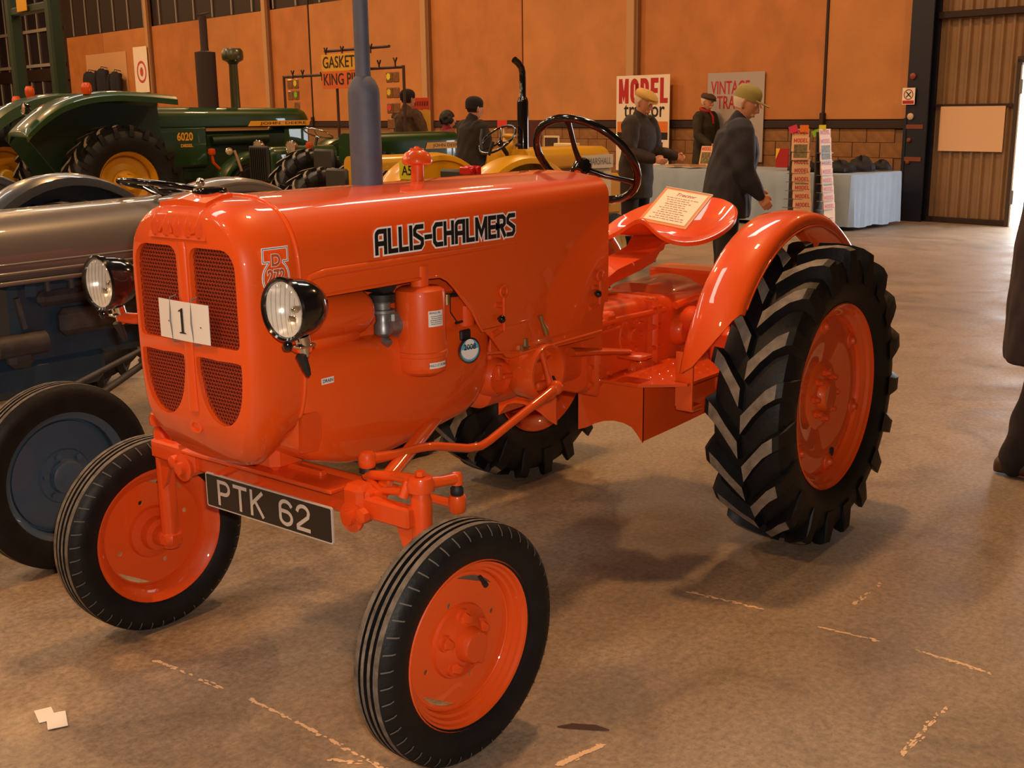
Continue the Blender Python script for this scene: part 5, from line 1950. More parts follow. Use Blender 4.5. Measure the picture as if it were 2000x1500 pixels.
# yellow tractor with cream radiator cowl and black exhaust, behind the steering wheel
mar = small_tractor((-4.10, -4.42, 0), A_IN, 'yellow tractor with tall black bent exhaust and small A5 board behind the steering wheel', YELL, CREAM, YELL, .98, fend=(15, 165),
                    sw=(.30, 1.36, .19, 40, BLACKG), hood=(.42, 1.56, .30, 1.27, 1.08, .10, .10), wb=1.16)
b = MB()
b.box((1.28, 0, .86), (.50, .56, .40), .03)
cw_ = mk('nose_cowl', b, CREAM, mar, 35)
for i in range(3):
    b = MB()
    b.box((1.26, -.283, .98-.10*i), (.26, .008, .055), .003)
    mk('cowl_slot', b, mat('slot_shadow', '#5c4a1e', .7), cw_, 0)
b = MB()
b.lathe([(0, 1.2), (.052, 1.2), (.052, 1.66), (.045, 1.69), (.03, 1.71), (.03, 1.90)], (.50, -.12, 0), (0, 0, 1), 16)
b.tube([V(.50, -.12, 1.88), V(.50, -.12, 1.92), V(.485, -.12, 1.965), V(.45, -.12, 2.0), V(.40, -.12, 2.03)], .03, 12)
mk('exhaust_stack', b, BLACKG, mar, 45)
side_text(mar, 'MARSHALL', 1.08, 1.50, -.302, 1.105, .10, mat('pale_badge', '#c9bda0', .5), mat('badge_grey', '#6a6a66', .5), bold=.01)
b = MB()
b.box((.44, .0, 1.25), (.05, .16, .16), .02)
b.sphere((.44, 0, 1.36), (.035, .10, .025), 12, 8)
mk('seat_back', b, YELL, mar, 45)
ex_, ez_ = V(.75, -.66, 0).normalized(), V(-.66, -.75, 0).normalized()
b = MB()
b.prism([(-.085, -.075), (.085, -.085), (.085, .065), (-.085, .085)], V(-.42, .40, 1.075), ex_, V(0, 0, 1), ez_, .01)
b.tube([V(-.41, .41, 1.0), V(-.36, .47, .98)], .012, 6)
pb = mk('number_board', b, mat('lime_yellow', '#d8d320', .5), mar, 0)
mk('lettering', fit_text('A52', .13, .085, V(-.42, .40, 1.07)+ez_*.0125-ex_*.065, ex_, V(0, 0, 1)-ex_*.0, .012), SIGNK, pb, 0, fix=False)
b = MB()
b.box((-.62, -.66, 1.11), (.05, .16, .07), .012)
b.box((-.56, -.66, 1.11), (.06, .17, .08), .012)
mk('tail_lamp', b, REDL, mar, 40)
b = MB()
b.sphere((.36, -.20, 1.285), (.03, .03, .015), 10, 6)
b.tube([V(.2, .1, 1.2), V(.22, .15, 1.34), V(.28, .2, 1.42)], .012, 8)
b.tube([V(.1, -.1, 1.2), V(.12, -.14, 1.32)], .014, 8)
mk('control_lever', b, BLACKM, mar, 45)

# ================================================================== PEOPLE
SKIN = mat('skin', '#c98a66', .5)
DENIM = mat('dark_trousers', '#1d1a1f', .85)
def bake_remesh(name, mb, voxel, m_, parent, smooth=4, fold=0, seed=0):
    me = bpy.data.meshes.new('tmp')
    me.from_pydata(mb.v, [], mb.f)
    fix_normals(me)
    o = bpy.data.objects.new('tmp', me)
    COL.objects.link(o)
    md = o.modifiers.new('r', 'REMESH')
    md.mode = 'VOXEL'
    md.voxel_size = voxel
    sm = o.modifiers.new('s', 'SMOOTH')
    sm.factor = .5
    sm.iterations = smooth
    dg = bpy.context.evaluated_depsgraph_get()
    ev = o.evaluated_get(dg)
    nm = bpy.data.meshes.new_from_object(ev)
    bpy.data.objects.remove(o)
    bpy.data.meshes.remove(me)
    if fold:
        n = len(nm.vertices)
        co = np.empty(n*3, 'f')
        no = np.empty(n*3, 'f')
        nm.vertices.foreach_get('co', co)
        nm.vertices.foreach_get('normal', no)
        co, no = co.reshape(-1, 3), no.reshape(-1, 3)
        ph = seed*1.3
        w1 = 9*np.sin(co[:, 1]*7+ph)+6*np.sin(co[:, 0]*11+co[:, 2]*5)
        d = np.sin(co[:, 2]*17+co[:, 0]*26+co[:, 1]*13+w1*.35+ph)*np.sin(co[:, 1]*17-co[:, 2]*9+w1*.2+ph)+.35*np.sin(co[:, 2]*31+co[:, 1]*37-co[:, 0]*29+w1*.3)
        co += no*(d*fold)[:, None]
        nm.vertices.foreach_set('co', co.ravel())
    nm.name = name
    nm.materials.clear()
    nm.materials.append(m_)
    nm.polygons.foreach_set('use_smooth', [True]*len(nm.polygons))
    r = bpy.data.objects.new(name, nm)
    COL.objects.link(r)
    r.parent = parent
    return r

def limb(mb, pts, rs, n=14):
    """capsule chain"""
    pts = [Vector(p) for p in pts]
    d0, d1 = (pts[0]-pts[1]).normalized(), (pts[-1]-pts[-2]).normalized()
    P = [pts[0]+d0*rs[0]*q for q in (.95, .7)]+pts+[pts[-1]+d1*rs[-1]*q for q in (.7, .95)]
    Rr = [rs[0]*.3, rs[0]*.72]+list(rs)+[rs[-1]*.72, rs[-1]*.3]
    mb.tube(P, Rr, n)
def etorso(mb, st, T, n=20):
    mb.loft([[T(V(cx+rx*math.cos(2*PI*i/n), ry*math.sin(2*PI*i/n), z)) for i in range(n)] for z, cx, rx, ry in st])

def person(label, pos, rz, H=1.75, lean=0, jm=None, hem=.80, tm=None, cap=None, capm=None, hairm=None, arms=((.1, .25), (.1, .25)), bulk=1.0, head=(0, 0),
           legs=((0, 0), (0, 0)), scarf=None, collar=True, voxel=.010, hairstyle='short', shoem=None, handgrip=.5):
    """facing +x, +y is the left hand; lean = forward bend at the hips; arms = (shoulder swing, elbow bend) per side (left, right)"""
    k = H/1.75
    hipz = .92
    def T(p):
        q = Vector(p)
        d = q-V(0, 0, hipz)
        if d.z > 0:
            c, s = math.cos(lean*min(1, d.z/.25)), math.sin(lean*min(1, d.z/.25))
            d = V(d.x*c+d.z*s, d.y, -d.x*s+d.z*c)
        return (V(0, 0, hipz)+d)*k
    Lg = []
    for sg, (sw, kb) in zip((1, -1), legs):
        hip = V(0, sg*.095, .90)
        kn = hip+V(math.sin(sw)*.42, sg*.01, -math.cos(sw)*.42)
        an = kn+V(math.sin(sw-kb)*.40, 0, -math.cos(sw-kb)*.40)
        Lg.append((hip, kn, an, sw-kb))
    low = min(l[2].z for l in Lg)-.075
    off = -low
    def G(p): return (Vector(p)+V(0, 0, off))*k
    def TT(p): return T(p)+V(0, 0, off*k)
    Am = []
    for sg, (sw, eb) in zip((1, -1), arms):
        sh = V(0, sg*.19, 1.41)
        el = sh+V(math.sin(sw)*.29, sg*.06, -math.cos(sw)*.29)
        wr = el+V(math.sin(sw+eb)*.25, -sg*.03*min(1, eb), -math.cos(sw+eb)*.25)
        Am.append((sh, el, wr, (wr-el).normalized(), sg))
    # --- body: one continuous skin
    b = MB()
    etorso(b, [(.84, 0, .085, .13), (.95, 0, .10, .155), (1.08, .005, .09, .135), (1.25, .01, .105, .155), (1.38, .0, .095, .165), (1.45, -.01, .06, .10), (1.48, -.01, .045, .055)], TT)
    for hip, kn, an, fa in Lg:
        limb(b, [G(hip), G((hip+kn)/2), G(kn), G(kn*.6+an*.4), G(an)], [.082*k, .075*k, .055*k, .054*k, .037*k])
        ff = V(math.cos(fa*.8), 0, math.sin(fa*.8)) if fa < -.25 else V(1, 0, 0)
        fu_ = V(-ff.z, 0, ff.x)
        limb(b, [G(an-ff*.03-fu_*.04), G(an+ff*.05-fu_*.045), G(an+ff*.14-fu_*.05)], [.035*k, .035*k, .028*k], 10)
    HC = V(.02, 0, 1.615)
    yaw, nod = head
    Rh = Matrix.Rotation(yaw, 3, 'Z') @ Matrix.Rotation(nod, 3, 'Y')
    def HH(p): return TT(HC+Rh @ Vector(p))
    limb(b, [TT(V(-.015, 0, 1.43)), TT(V(0, 0, 1.50)), HH((-.01, 0, -.04))], [.058*k, .054*k, .055*k], 14)
    n = 18
    prof = [(-.118, .030, .016, .020), (-.105, .022, .045, .036), (-.085, .015, .062, .050), (-.06, .008, .076, .061), (-.03, .004, .086, .068), (0, 0, .094, .073), (.035, -.003, .098, .076), (.07, -.006, .092, .071), (.098, -.008, .068, .052), (.115, -.01, .03, .024)]
    b.loft([[HH(V(cx+rx*math.cos(2*PI*i/n), ry*math.sin(2*PI*i/n), z)) for i in range(n)] for z, cx, rx, ry in prof])
    limb(b, [HH((.086, 0, .022)), HH((.105, 0, -.012)), HH((.112, 0, -.030)), HH((.095, 0, -.036))], [.010*k, .013*k, .016*k, .013*k], 8)    # nose
    limb(b, [HH((.082, .03, .03)), HH((.09, 0, .034)), HH((.082, -.03, .03))], [.012*k, .012*k, .012*k], 8)      # brow
    limb(b, [HH((.083, .02, -.07)), HH((.092, 0, -.068)), HH((.083, -.02, -.07))], [.010*k, .012*k, .010*k], 8)  # mouth
    for sg in (1, -1):
        limb(b, [HH((-.005, sg*.074, .02)), HH((-.008, sg*.080, .0)), HH((0, sg*.075, -.03))], [.017*k, .015*k, .011*k], 8)   # ears
    for sh, el, wr, dr, sg in Am:
        limb(b, [TT(sh), TT((sh+el)/2), TT(el), TT(el*.6+wr*.4), TT(wr)], [.052*k, .046*k, .038*k, .036*k, .026*k])
        # hand: palm, four fingers, thumb
        side = dr.cross(V(0, 0, 1))
        side = side.normalized() if side.length > .2 else V(1, 0, 0)
        inw = V(0, -sg, 0)
        inw = (inw-dr*inw.dot(dr)).normalized()
        fwd_ = dr.cross(inw)*(-1 if dr.cross(inw).x < 0 else 1)
        fwd_.normalize()
        pm = wr+dr*.085
        b.loft([[TT(wr+dr*t+fwd_*(w_*math.cos(2*PI*i/12))+inw*(.014*math.sin(2*PI*i/12)+.0)) for i in range(12)] for t, w_ in ((-.01, .022), (.02, .032), (.06, .041), (.09, .040), (.10, .03))])
        for f, (o_, ln) in enumerate(((.030, .070), (.010, .080), (-.010, .074), (-.029, .058))):
            p0 = pm+fwd_*o_
            g = handgrip
            p1 = p0+(dr*math.cos(g*.5)+inw*math.sin(g*.5))*ln*.45
            p2 = p1+(dr*math.cos(g*1.4)+inw*math.sin(g*1.4))*ln*.33
            p3 = p2+(dr*math.cos(g*2.1)+inw*math.sin(g*2.1))*ln*.25
            b.tube([TT(p0-dr*.02), TT(p0), TT(p1), TT(p2), TT(p3)], [.0095*k, .0095*k, .009*k, .0085*k, .007*k], 8)
        q0 = wr+dr*.03+fwd_*.032
        b.tube([TT(q0-fwd_*.015), TT(q0+fwd_*.012+dr*.02), TT(q0+fwd_*.022+dr*.045+inw*.01), TT(q0+fwd_*.02+dr*.068+inw*.02)], [.013*k, .012*k, .0105*k, .008*k], 8)
    body = bake_remesh('person', b, voxel*.75, SKIN, None, 2)
    body.location = pos
    body.rotation_euler = (0, 0, rz)
    tag(body, label, 'person')
    # eyes
    for sg in (1, -1):
        e = MB()
        e.sphere(HH((.083, sg*.031, .014)), .0105*k, 8, 6)
        e.sphere(HH((.0905, sg*.031, .014)), .0052*k, 8, 6, 1)
        mk('eye', e, [mat('eye_white', '#d8cfc4', .3), BLACKG], body, 60)
    # --- trousers
    t = MB()
    etorso(t, [(.83, 0, .10, .15), (.92, 0, .115, .17), (1.0, 0, .105, .16)], TT)
    for hip, kn, an, fa in Lg:
        limb(t, [G(hip), G((hip+kn)/2), G(kn), G(kn*.5+an*.5), G(an+V(0, 0, -.01))], [.102*k, .098*k, .078*k, .074*k, .070*k])
    bake_remesh('trousers', t, voxel*1.2, tm or DENIM, body, 4, .004*k, 1)
    # --- shoes
    for hip, kn, an, fa in Lg:
        s = MB()
        tl = fa*.8
        f_ = V(math.cos(tl), 0, math.sin(tl)) if fa < -.25 else V(1, 0, 0)
        u_ = V(-f_.z, 0, f_.x)
        c = an+V(0, 0, -.035)
        st = [(-.085, .018, .035), (-.07, .04, .05), (-.01, .045, .065), (.06, .046, .05), (.13, .048, .035), (.175, .035, .025), (.19, .012, .015)]
        s.loft([[G(c+f_*x+V(0, w_*math.cos(2*PI*i/14), 0)+u_*(-.037+h_*(1+math.sin(2*PI*i/14))*.78)) for i in range(14)] for x, w_, h_ in st])
        mk('shoe', s, shoem or mat('dark_shoe', '#1a1210', .5), body, 50)
    # --- jacket
    j = MB()
    B = bulk
    hz = hem
    st = [(hz, 0, .135*B, .195*B), (hz+.06, 0, .142*B, .20*B), (1.0, .005, .138*B, .192*B), (1.13, .012, .135*B, .182*B), (1.27, .012, .132*B, .19*B), (1.38, -.005, .115*B, .19*B), (1.44, -.012, .088, .135), (1.485, -.012, .068, .075)]
    if hz < .9:
        jl = []
        for z, cx, rx, ry in st: jl.append([TT(V(cx+rx*math.cos(2*PI*i/22), ry*math.sin(2*PI*i/22), z)) for i in range(22)])
        j.loft(jl)
    else: etorso(j, st, TT)
    for sh, el, wr, dr, sg in Am:
        limb(j, [TT(sh+V(0, -sg*.02, -.01)), TT((sh+el)/2), TT(el), TT((el+wr)/2), TT(wr-dr*.0)], [.085*B*k, .075*B*k, .066*B*k, .060*B*k, .052*k])
    if collar:
        limb(j, [TT(V(-.02, 0, 1.45)), TT(V(-.01, 0, 1.50))], [.078*k, .070*k], 16)
    bake_remesh('jacket', j, voxel*1.2, jm, body, 5, .005*k, len(label))
    # --- hair
    if hairm:
        h = MB()
        if hairstyle == 'curly':
            random.seed(5)
            for i in range(170):
                a, e_ = random.uniform(0, 2*PI), random.uniform(-.55, 1.5)
                p = V(-.02+.098*math.cos(a)*math.cos(e_), .09*math.sin(a)*math.cos(e_), .01+.115*math.sin(e_))
                if p.x > .045 and p.z < .055: continue
                h.sphere(HH(p), .030*k, 8, 6)
            bake_remesh('hair', h, .012, hairm, body, 1)
        else:
            low_ = -.045
            rg = []
            for z, f_ in ((low_, .97), (-.01, 1.06), (.03, 1.08), (.07, 1.08), (.10, 1.05), (.122, .8), (.13, .2)):
                z0 = min(.11, z)
                rx = np.interp(z0, [q[0] for q in prof], [q[2] for q in prof])*f_
                ry = np.interp(z0, [q[0] for q in prof], [q[3] for q in prof])*f_+.003
                ring = []
                for i in range(20):
                    a = 2*PI*i/20
                    x = -.006+rx*math.cos(a)
                    if z < .06: x = min(x, .012)
                    ring.append(HH(V(x, ry*math.sin(a), z)))
                rg.append(ring)
            h.loft(rg)
            mk('hair', h, hairm, body, 60)
    # --- caps
    if cap:
        c = MB()
        if cap == 'knit':
            rg = []
            for z, f_ in ((.0, 1.12), (.03, 1.18), (.07, 1.2), (.10, 1.1), (.125, .85), (.14, .4), (.143, .05)):
                rg.append([HH(V(-.012+.094*f_*math.cos(2*PI*i/22)*(.98 if f_ < 1.1 else 1), .075*f_*math.sin(2*PI*i/22), z+(.02 if math.cos(2*PI*i/22) > 0 else -.01)*(1 if z < .02 else 0))) for i in range(22)])
            c.loft(rg)
        elif cap == 'flat':
            rg = []
            for z, rx, ry, cx in ((.048, .108, .084, 0), (.06, .120, .094, .008), (.082, .128, .100, .012), (.105, .115, .092, .004), (.122, .08, .066, -.01), (.128, .02, .02, -.015)):
                rg.append([HH(V(cx+rx*math.cos(2*PI*i/24), ry*math.sin(2*PI*i/24), z-.18*max(0, (cx+rx*math.cos(2*PI*i/24))-.03)*(1 if z > .05 else 1))) for i in range(24)])
            c.loft(rg)
            c.loft([[HH(V(x, y, z+dz)) for x, y, z in [(.085+.06*math.cos(math.radians(a)), .070*math.sin(math.radians(a)), .034-.006*math.cos(math.radians(a))) for a in range(-80, 81, 16)]+[(.07, 0, .045)]] for dz in (0, .012)])
        else:                                           # peaked baseball cap
            rg = []
            for z, f_ in ((.03, 1.13), (.06, 1.16), (.095, 1.12), (.125, .92), (.142, .5), (.146, .06)):
                rg.append([HH(V(-.006+.094*f_*math.cos(2*PI*i/22), .075*f_*math.sin(2*PI*i/22), z)) for i in range(22)])
            c.loft(rg)
            c.loft([[HH(V(x, y, z+dz)) for x, y, z in [(.075+.105*math.cos(math.radians(a)), .078*math.sin(math.radians(a)), .040-.018*math.cos(math.radians(a))) for a in range(-85, 86, 17)]+[(.06, 0, .045)]] for dz in (0, .008)])
        mk('cap', c, capm, body, 50)
    if scarf:
        s = MB()
        s.tube([TT(V(-.012+.072*math.cos(2*PI*i/20), .066*math.sin(2*PI*i/20), 1.495-.02*math.cos(2*PI*i/20))) for i in range(21)], .022*k, 8)
        s.tube([TT(V(.07, .02, 1.47)), TT(V(.12, .03, 1.40)), TT(V(.135, .03, 1.30))], [.025*k, .03*k, .026*k], 8, ell=.5)
        mk('scarf', s, scarf, body, 60)
    return body

JBROWN = mat('brown_wax_jacket', '#2b1d12', .8, noise=.3, nscale=12)
JGREEN = mat('olive_coat', '#2e2614', .85, noise=.3, nscale=12)
JNAVY = mat('navy_jacket', '#1c1a24', .75, noise=.25, nscale=10)
JDUN = mat('dun_tweed', '#4a3420', .9, noise=.3, nscale=20)
JDARK = mat('dark_green_coat', '#1e150d', .85, noise=.3, nscale=14)
JRED = mat('crimson_top', '#7d1523', .8)
JMAROON = mat('charcoal_maroon_coat', '#2d2022', .85, noise=.25, nscale=14)
HAIRW = mat('white_hair', '#c9b79e', .8)
HAIRD = mat('dark_hair', '#150b08', .7, bump=.4, bscale=60)
CAPY = mat('straw_yellow_cap', '#c79a4a', .75)
CAPG = mat('green_yellow_cap', '#8f8140', .75)
CAPD = mat('grey_brown_cap', '#4b3528', .85)
CAPK = mat('black_knit_cap', '#171010', .9)

AW = A_IN                                                # facing the wall
RT = A_IN-PI/2                                           # facing along the wall to the right
person('person in dun coat and dark cap seen from behind, beyond the green hood', (-8.90, -9.80, 0), AW+.05, 1.92, .05, JDUN, .78, None, 'knit', CAPK, HAIRD, ((.35, 1.0), (.35, 1.0)), 1.20)
person('person with dark hat and dark coat seen from behind, left of the black bent exhaust', (-6.62, -6.62, 0), AW-.15, 1.76, .10, JDARK, .70, None, 'knit', CAPK, HAIRD, ((.3, .9), (.3, .9)), 1.16)
person('person with curly dark hair and crimson top, between the two dark coated people', (-8.50, -8.62, 0), AW-.4, 1.60, .0, JRED, .86, None, None, None, HAIRD, ((.1, .4), (.1, .4)), .95, hairstyle='curly')
person('person in brown jacket and straw yellow cap looking right, before the red lettered poster', (-6.50, -4.23, 0), RT+.15, 1.80, .10, JBROWN, .66, None, 'flat', CAPY, HAIRW, ((.25, 1.2), (.30, 1.1)), 1.12, head=(0, .25), voxel=.009)
person('person in olive coat, grey flat cap and red scarf behind the table', tuple(W(3.72, .365, 0)), RT+.05, 1.83, .05, JGREEN, .68, None, 'flat', CAPD, HAIRW, ((.2, .7), (.2, .8)), 1.0, head=(0, .12), scarf=mat('red_scarf', '#a31d12', .8), voxel=.009)
person('person in navy jacket and green yellow peaked cap, back turned, behind the tractor seat', (-4.36, -2.02, 0), RT+.75, 1.77, .16, JNAVY, .74, None, 'peak', CAPG, HAIRW, ((.30, .4), (.25, .4)), 1.36, head=(-.35, .18), voxel=.009)
person('person in dark coat walking out of the picture at the right edge', (-1.325, 1.157, 0), RT+.1, 1.78, .04, JMAROON, .52, mat('dark_brown_trousers', '#21161a', .85), 'flat', CAPD, HAIRD, ((.12, .2), (.10, .2)), 1.12,
       legs=((.30, .08), (.12, .36)), shoem=mat('brown_boot', '#4a2f1c', .5), voxel=.009)

# ================================================================== STALLS ALONG THE WALL
CLOTHB = mat('pale_blue_cloth', '#93a3b4', .85, noise=.06, nscale=5)
t = empty('folding_table', W(2.0, 1.32, 0), HALL_ROT, 'long folding stall table hidden under the pale blue cloth', 'table')
b = MB()
b.box((0, 0, .705), (3.86, 1.16, .03), .006)
mk('tabletop', b, mat('table_wood', '#7a5836', .6), t, 30)
for x in (-1.7, 1.7):
    for y in (-.48, .48):
        b = MB()
        b.tube([V(x, y, 0), V(x, y, .69)], .016, 8)
        mk('leg', b, RAILM, t, 50)
# cloth: top and hanging skirt with folds
b = MB()
def cloth_ring(z, amp, grow):
    pts = []
    u0, u1, n0, n1 = .03, 3.97, .71, 1.92
    per = [(u0, n0+(n1-n0)*i/28, -1, 0) for i in range(28)]+[(u0+(u1-u0)*i/60, n1, 0, 1) for i in range(60)]+[(u1, n1-(n1-n0)*i/28, 1, 0) for i in range(28)]+[(u1-(u1-u0)*i/60, n0, 0, -1) for i in range(60)]
    for i, (u, n, du, dn) in enumerate(per):
        w_ = amp*(math.sin(i*1.9)+.6*math.sin(i*.73+1))
        pts.append(W(u+du*(grow+w_), n+dn*(grow+w_), z+.012*math.sin(i*.5)*(1 if amp > .01 else 0)))
    return pts
b.loft([cloth_ring(.726, 0, -.02), cloth_ring(.724, .0, .005), cloth_ring(.70, .002, .012), cloth_ring(.5, .007, .018), cloth_ring(.25, .012, .022), cloth_ring(.045, .016, .028)], True, True, False)
cl_ = tag(mk('tablecloth', b, CLOTHB, None, 45), 'pale blue cloth hanging to the floor over the stall table by the stanchion', 'tablecloth')
def heap(u, n, su, sn, h, label, sd):
    random.seed(sd)
    b = MB()
    rg = []
    for j, t_ in enumerate((0, .15, .45, .7, .9, 1)):
        f = (1, 1.04, .95, .75, .45, .1)[j]
        rg.append([W(u+su*f*math.cos(2*PI*i/22)*(1+.10*math.sin(3*i+sd)), n+sn*f*math.sin(2*PI*i/22)*(1+.10*math.cos(2*i+sd)), .742+h*t_*(1+.22*math.sin(i*1.3+sd+j))) for i in range(22)])
    b.loft(rg)
    return tag(mk('folded_garment', b, mat('navy_cloth', '#14141d', .7, bump=.5, bscale=25), None, 60), label, 'clothing', 'dark garments on the stall table')
for i, (u, n, su, sn, h, lb) in enumerate(((.98, 1.55, .2, .26, .11, 'dark bagged garment on the table end just right of the magazine racks'), (.48, 1.48, .20, .17, .13, 'dark folded garment, second from the racks on the table end'),
                                     (.38, 1.13, .18, .14, .17, 'tall dark folded garment, third from the racks on the table end'), (.24, .86, .14, .10, .12, 'dark folded garment at the far right corner of the table'))):
    heap(u, n, su, sn, h, lb, i+2)
MAGP = mat('magazine_paper', '#d9a878', .45)
MAGR = mat('magazine_red', '#b3141c', .45)
MAGPIC = mat('magazine_picture', '#6b5a30', .5, noise=.6, nscale=30)
def magazine(P, ex, ey, label, group, w=.215, h=.29, title='MODEL', pic=True):
    ex, ey = Vector(ex).normalized(), Vector(ey).normalized()
    ez = ex.cross(ey)
    b = MB()
    b.prism([(-w/2, -h/2), (w/2, -h/2), (w/2, h/2), (-w/2, h/2)], Vector(P)-ez*.004, ex, ey, ez, .008)
    o = mk('magazine', b, MAGP, None, 0)
    tag(o, label, 'magazine', group)
    tm_ = MB()
    stroke_text(tm_, title, h*.15, Vector(P)-ex*(w*.40)+ey*(h*.28)+ez*.0048, ex, ey, .24, .35, 0, (w*.80/(h*.15)-.35*(len(title)-1))/sum(GL[c_][0] for c_ in title))
    mk('title', tm_, MAGR, o, 0, fix=False)
    if pic:
        b = MB()
        b.prism([(-w*.4, -h*.42), (w*.4, -h*.42), (w*.4, h*.18), (-w*.4, h*.18)], Vector(P)+ez*.0048, ex, ey, ez, 0)
        mk('cover_picture', b, MAGPIC, o, 0, fix=False)
    return o
ORD = ['topmost', 'second', 'third', 'fourth', 'fifth', 'sixth', 'seventh', 'eighth', 'ninth', 'tenth']
def rack(cu, cn, fu, fn, label, side, shift=0, step=.026, lean_=.20, n=9):
    """tiered magazine stand facing direction (fu, fn)"""
    f = (UN*fu+NN*fn).normalized()
    r = Vector((-f.y, f.x, 0))                          # to the viewer's right
    base = W(cu, cn, 0)
    rz = math.atan2(f.y, f.x)
    t = empty('magazine_rack', base, rz, label, 'rack')
    b = MB()
    b.box((-.045, 0, .66), (.02, .25, 1.24), .003)
    mk('back_panel', b, mat('rack_grey', '#3b3638', .5), t, 0)
    b = MB()
    b.box((0, 0, .015), (.36, .36, .03), .01)
    b.tube([V(-.06, 0, 0), V(-.06, 0, 1.30)], .012, 8)
    mk('base', b, RAILM, t, 30)
    for i in range(n):
        z = 1.19-.108*i-(.055 if i > 1 else 0)
        if z < .17: break
        b = MB()
        b.box((step*i, -shift*i, z-.172), (.07, .24, .006))
        mk('pocket', b, mat('clear_tray', '#6d6058', .15), t, 0)
        tilt = V(0, 0, 1)*.975+f*-lean_
        P = base+f*(step*i-.01)+V(0, 0, z-.02)+r*(shift*i)
        magazine(P, r, tilt, '%s magazine from the top of the %s rack, red title on its cover' % (ORD[i], side) if i else 'topmost magazine in the %s rack, red title on its cover' % side, 'magazines in the %s rack' % side, title='MODEL', pic=(i in (1, 2, 5)))
    return t, f, r, base
t1, f1, r1, bs1 = rack(.60, 2.26, -.50, .86, 'tall narrow tiered magazine rack facing the hall, left of its twin', 'left', .010)
t2, f2, r2, bs2 = rack(.13, 2.40, -.98, .10, 'tall narrow tiered magazine rack turned to the right, beside the blue cloth', 'right', .006, .011, .07)
def note(P, ex, ey, s, m_, label):
    b = MB()
    ex, ey = Vector(ex).normalized(), Vector(ey).normalized()
    b.prism([(-s/2, -s*.4), (s/2, -s*.4), (s/2, s*.4), (-s/2, s*.4)], P, ex, ey, ex.cross(ey), .003)
    return tag(mk('price_note', b, m_, None, 0), label, 'note', 'coloured price notes')
note(bs1+r1*-.09+V(0, 0, 1.31)+f1*.02, r1+V(0, 0, .35), V(0, 0, 1)-r1*.35, .11, mat('note_pink', '#e0365a', .6), 'pink price note on top of the left magazine rack')
note(bs1+r1*.045+V(0, 0, 1.315)+f1*.02, r1, V(0, 0, 1), .11, mat('note_orange', '#f07a12', .6), 'orange price note on top of the left magazine rack')
note(bs1+r1*.20+V(0, 0, 1.26)+f1*.03, r1+V(0, 0, .4), V(0, 0, 1)-r1*.4, .10, mat('note_green', '#8ac41c', .6), 'lime green price note between the two magazine racks')
note(bs2+V(0, 0, 1.33)+f2*.02+r1*-.06, r1, V(0, 0, 1), .085, mat('note_yellow', '#e8dc28', .6), 'yellow price note on top of the right magazine rack')
for i, (u, n, dz, rot, lb) in enumerate(((3.15, 1.70, .0, .1, 'flat magazine at the left end of the stall table'), (3.0, 1.45, .0, -.2, 'flat magazine behind the leftmost one on the stall table'),
                                         (2.78, 1.72, .0, .3, 'flat magazine third from the left on the stall table'), (2.62, 1.42, .0, 0, 'flat magazine fourth from the left on the stall table'))):
    c_r, s_r = math.cos(rot), math.sin(rot)
    for k in range(2):
        magazine(W(u, n, .75+.0100*k), -UN*c_r+NN*s_r, -NN*c_r-UN*s_r, ('upper ' if k else 'lower ')+lb, 'magazines lying on the stall table', pic=True)
magazine(W(2.95, 1.25, .89), -UN, V(0, 0, 1)-NN*.25, 'magazine standing upright behind the flat ones on the stall table', None)
b = MB()
b.prism([(-.10, -.13), (.10, -.13), (.10, .13), (-.10, .13)], W(1.36, 1.55, .90), -UN, V(0, 0, 1), NN, .02)
o = tag(mk('display_card', b, mat('card_red', '#a3121a', .5), None, 0), 'red display card with yellow corner standing on the table behind the navy jacket', 'card')
b = MB()
b.prism([(-.10, .13), (-.03, .13), (-.10, -.02)], W(1.36, 1.572, .90), -UN, V(0, 0, 1), NN, .001)
mk('corner_flash', b, mat('flash_yellow', '#e6b422', .5), o, 0)

# posters
POST_W = mat('poster_white', '#e8d8c4', .5)
o = wsign('poster', 4.60, 5.80, .18, .55, 2.14, POST_W, 'tall white poster with large red and black lettering on the plywood wall', 'poster')
b = MB()
stroke_text(b, 'MODEL', .33, W(5.70, .183, 1.72), -UN, V(0, 0, 1), .24, .36, 0, (1.02/.33-.36*4)/sum(GL[c_][0] for c_ in 'MODEL'))
mk('print', b, SIGNR, o, 0, fix=False)
mk('print', fit_text('tractor', .92, .25, W(5.62, .183, 1.565), -UN, V(0, 0, 1), .012), SIGNK, o, 0, fix=False)
b = MB()
wbox(b, 4.63, 5.77, .180, .1825, 1.20, 1.38)
mk('print', b, mat('poster_orange', '#d9741c', .5), o, 0)
b = MB()
wbox(b, 4.63, 5.77, .180, .1825, 1.08, 1.20)
for u, h in ((5.2, .30), (5.4, .18)):
    b.prism([(-.07, 0), (.07, 0), (.06, h*.7), (0, h), (-.06, h*.7)], W(u, .184, 1.19), -UN, V(0, 0, 1), NN, 0)
mk('print', b, SIGNK, o, 0)
b = MB()
for u in (5.60, 5.40, 4.75): wbox(b, u-.015, u+.015, .180, .1825, .58, 1.04)
mk('print', b, SIGNK, o, 0)
o = wsign('poster', 2.79, 3.90, .07, .75, 2.13, mat('poster_haze', '#a99d98', .5), 'hazy pale blue poster with red lettering on the plywood wall', 'poster')
mk('print', fit_text('VINTAGE', .76, .20, W(3.83, .073, 1.89), -UN, V(0, 0, 1), .012), SIGNR, o, 0, fix=False)
mk('print', fit_text('TRACTOR', .88, .20, W(3.70, .073, 1.66), -UN, V(0, 0, 1), .012), SIGNR, o, 0, fix=False)
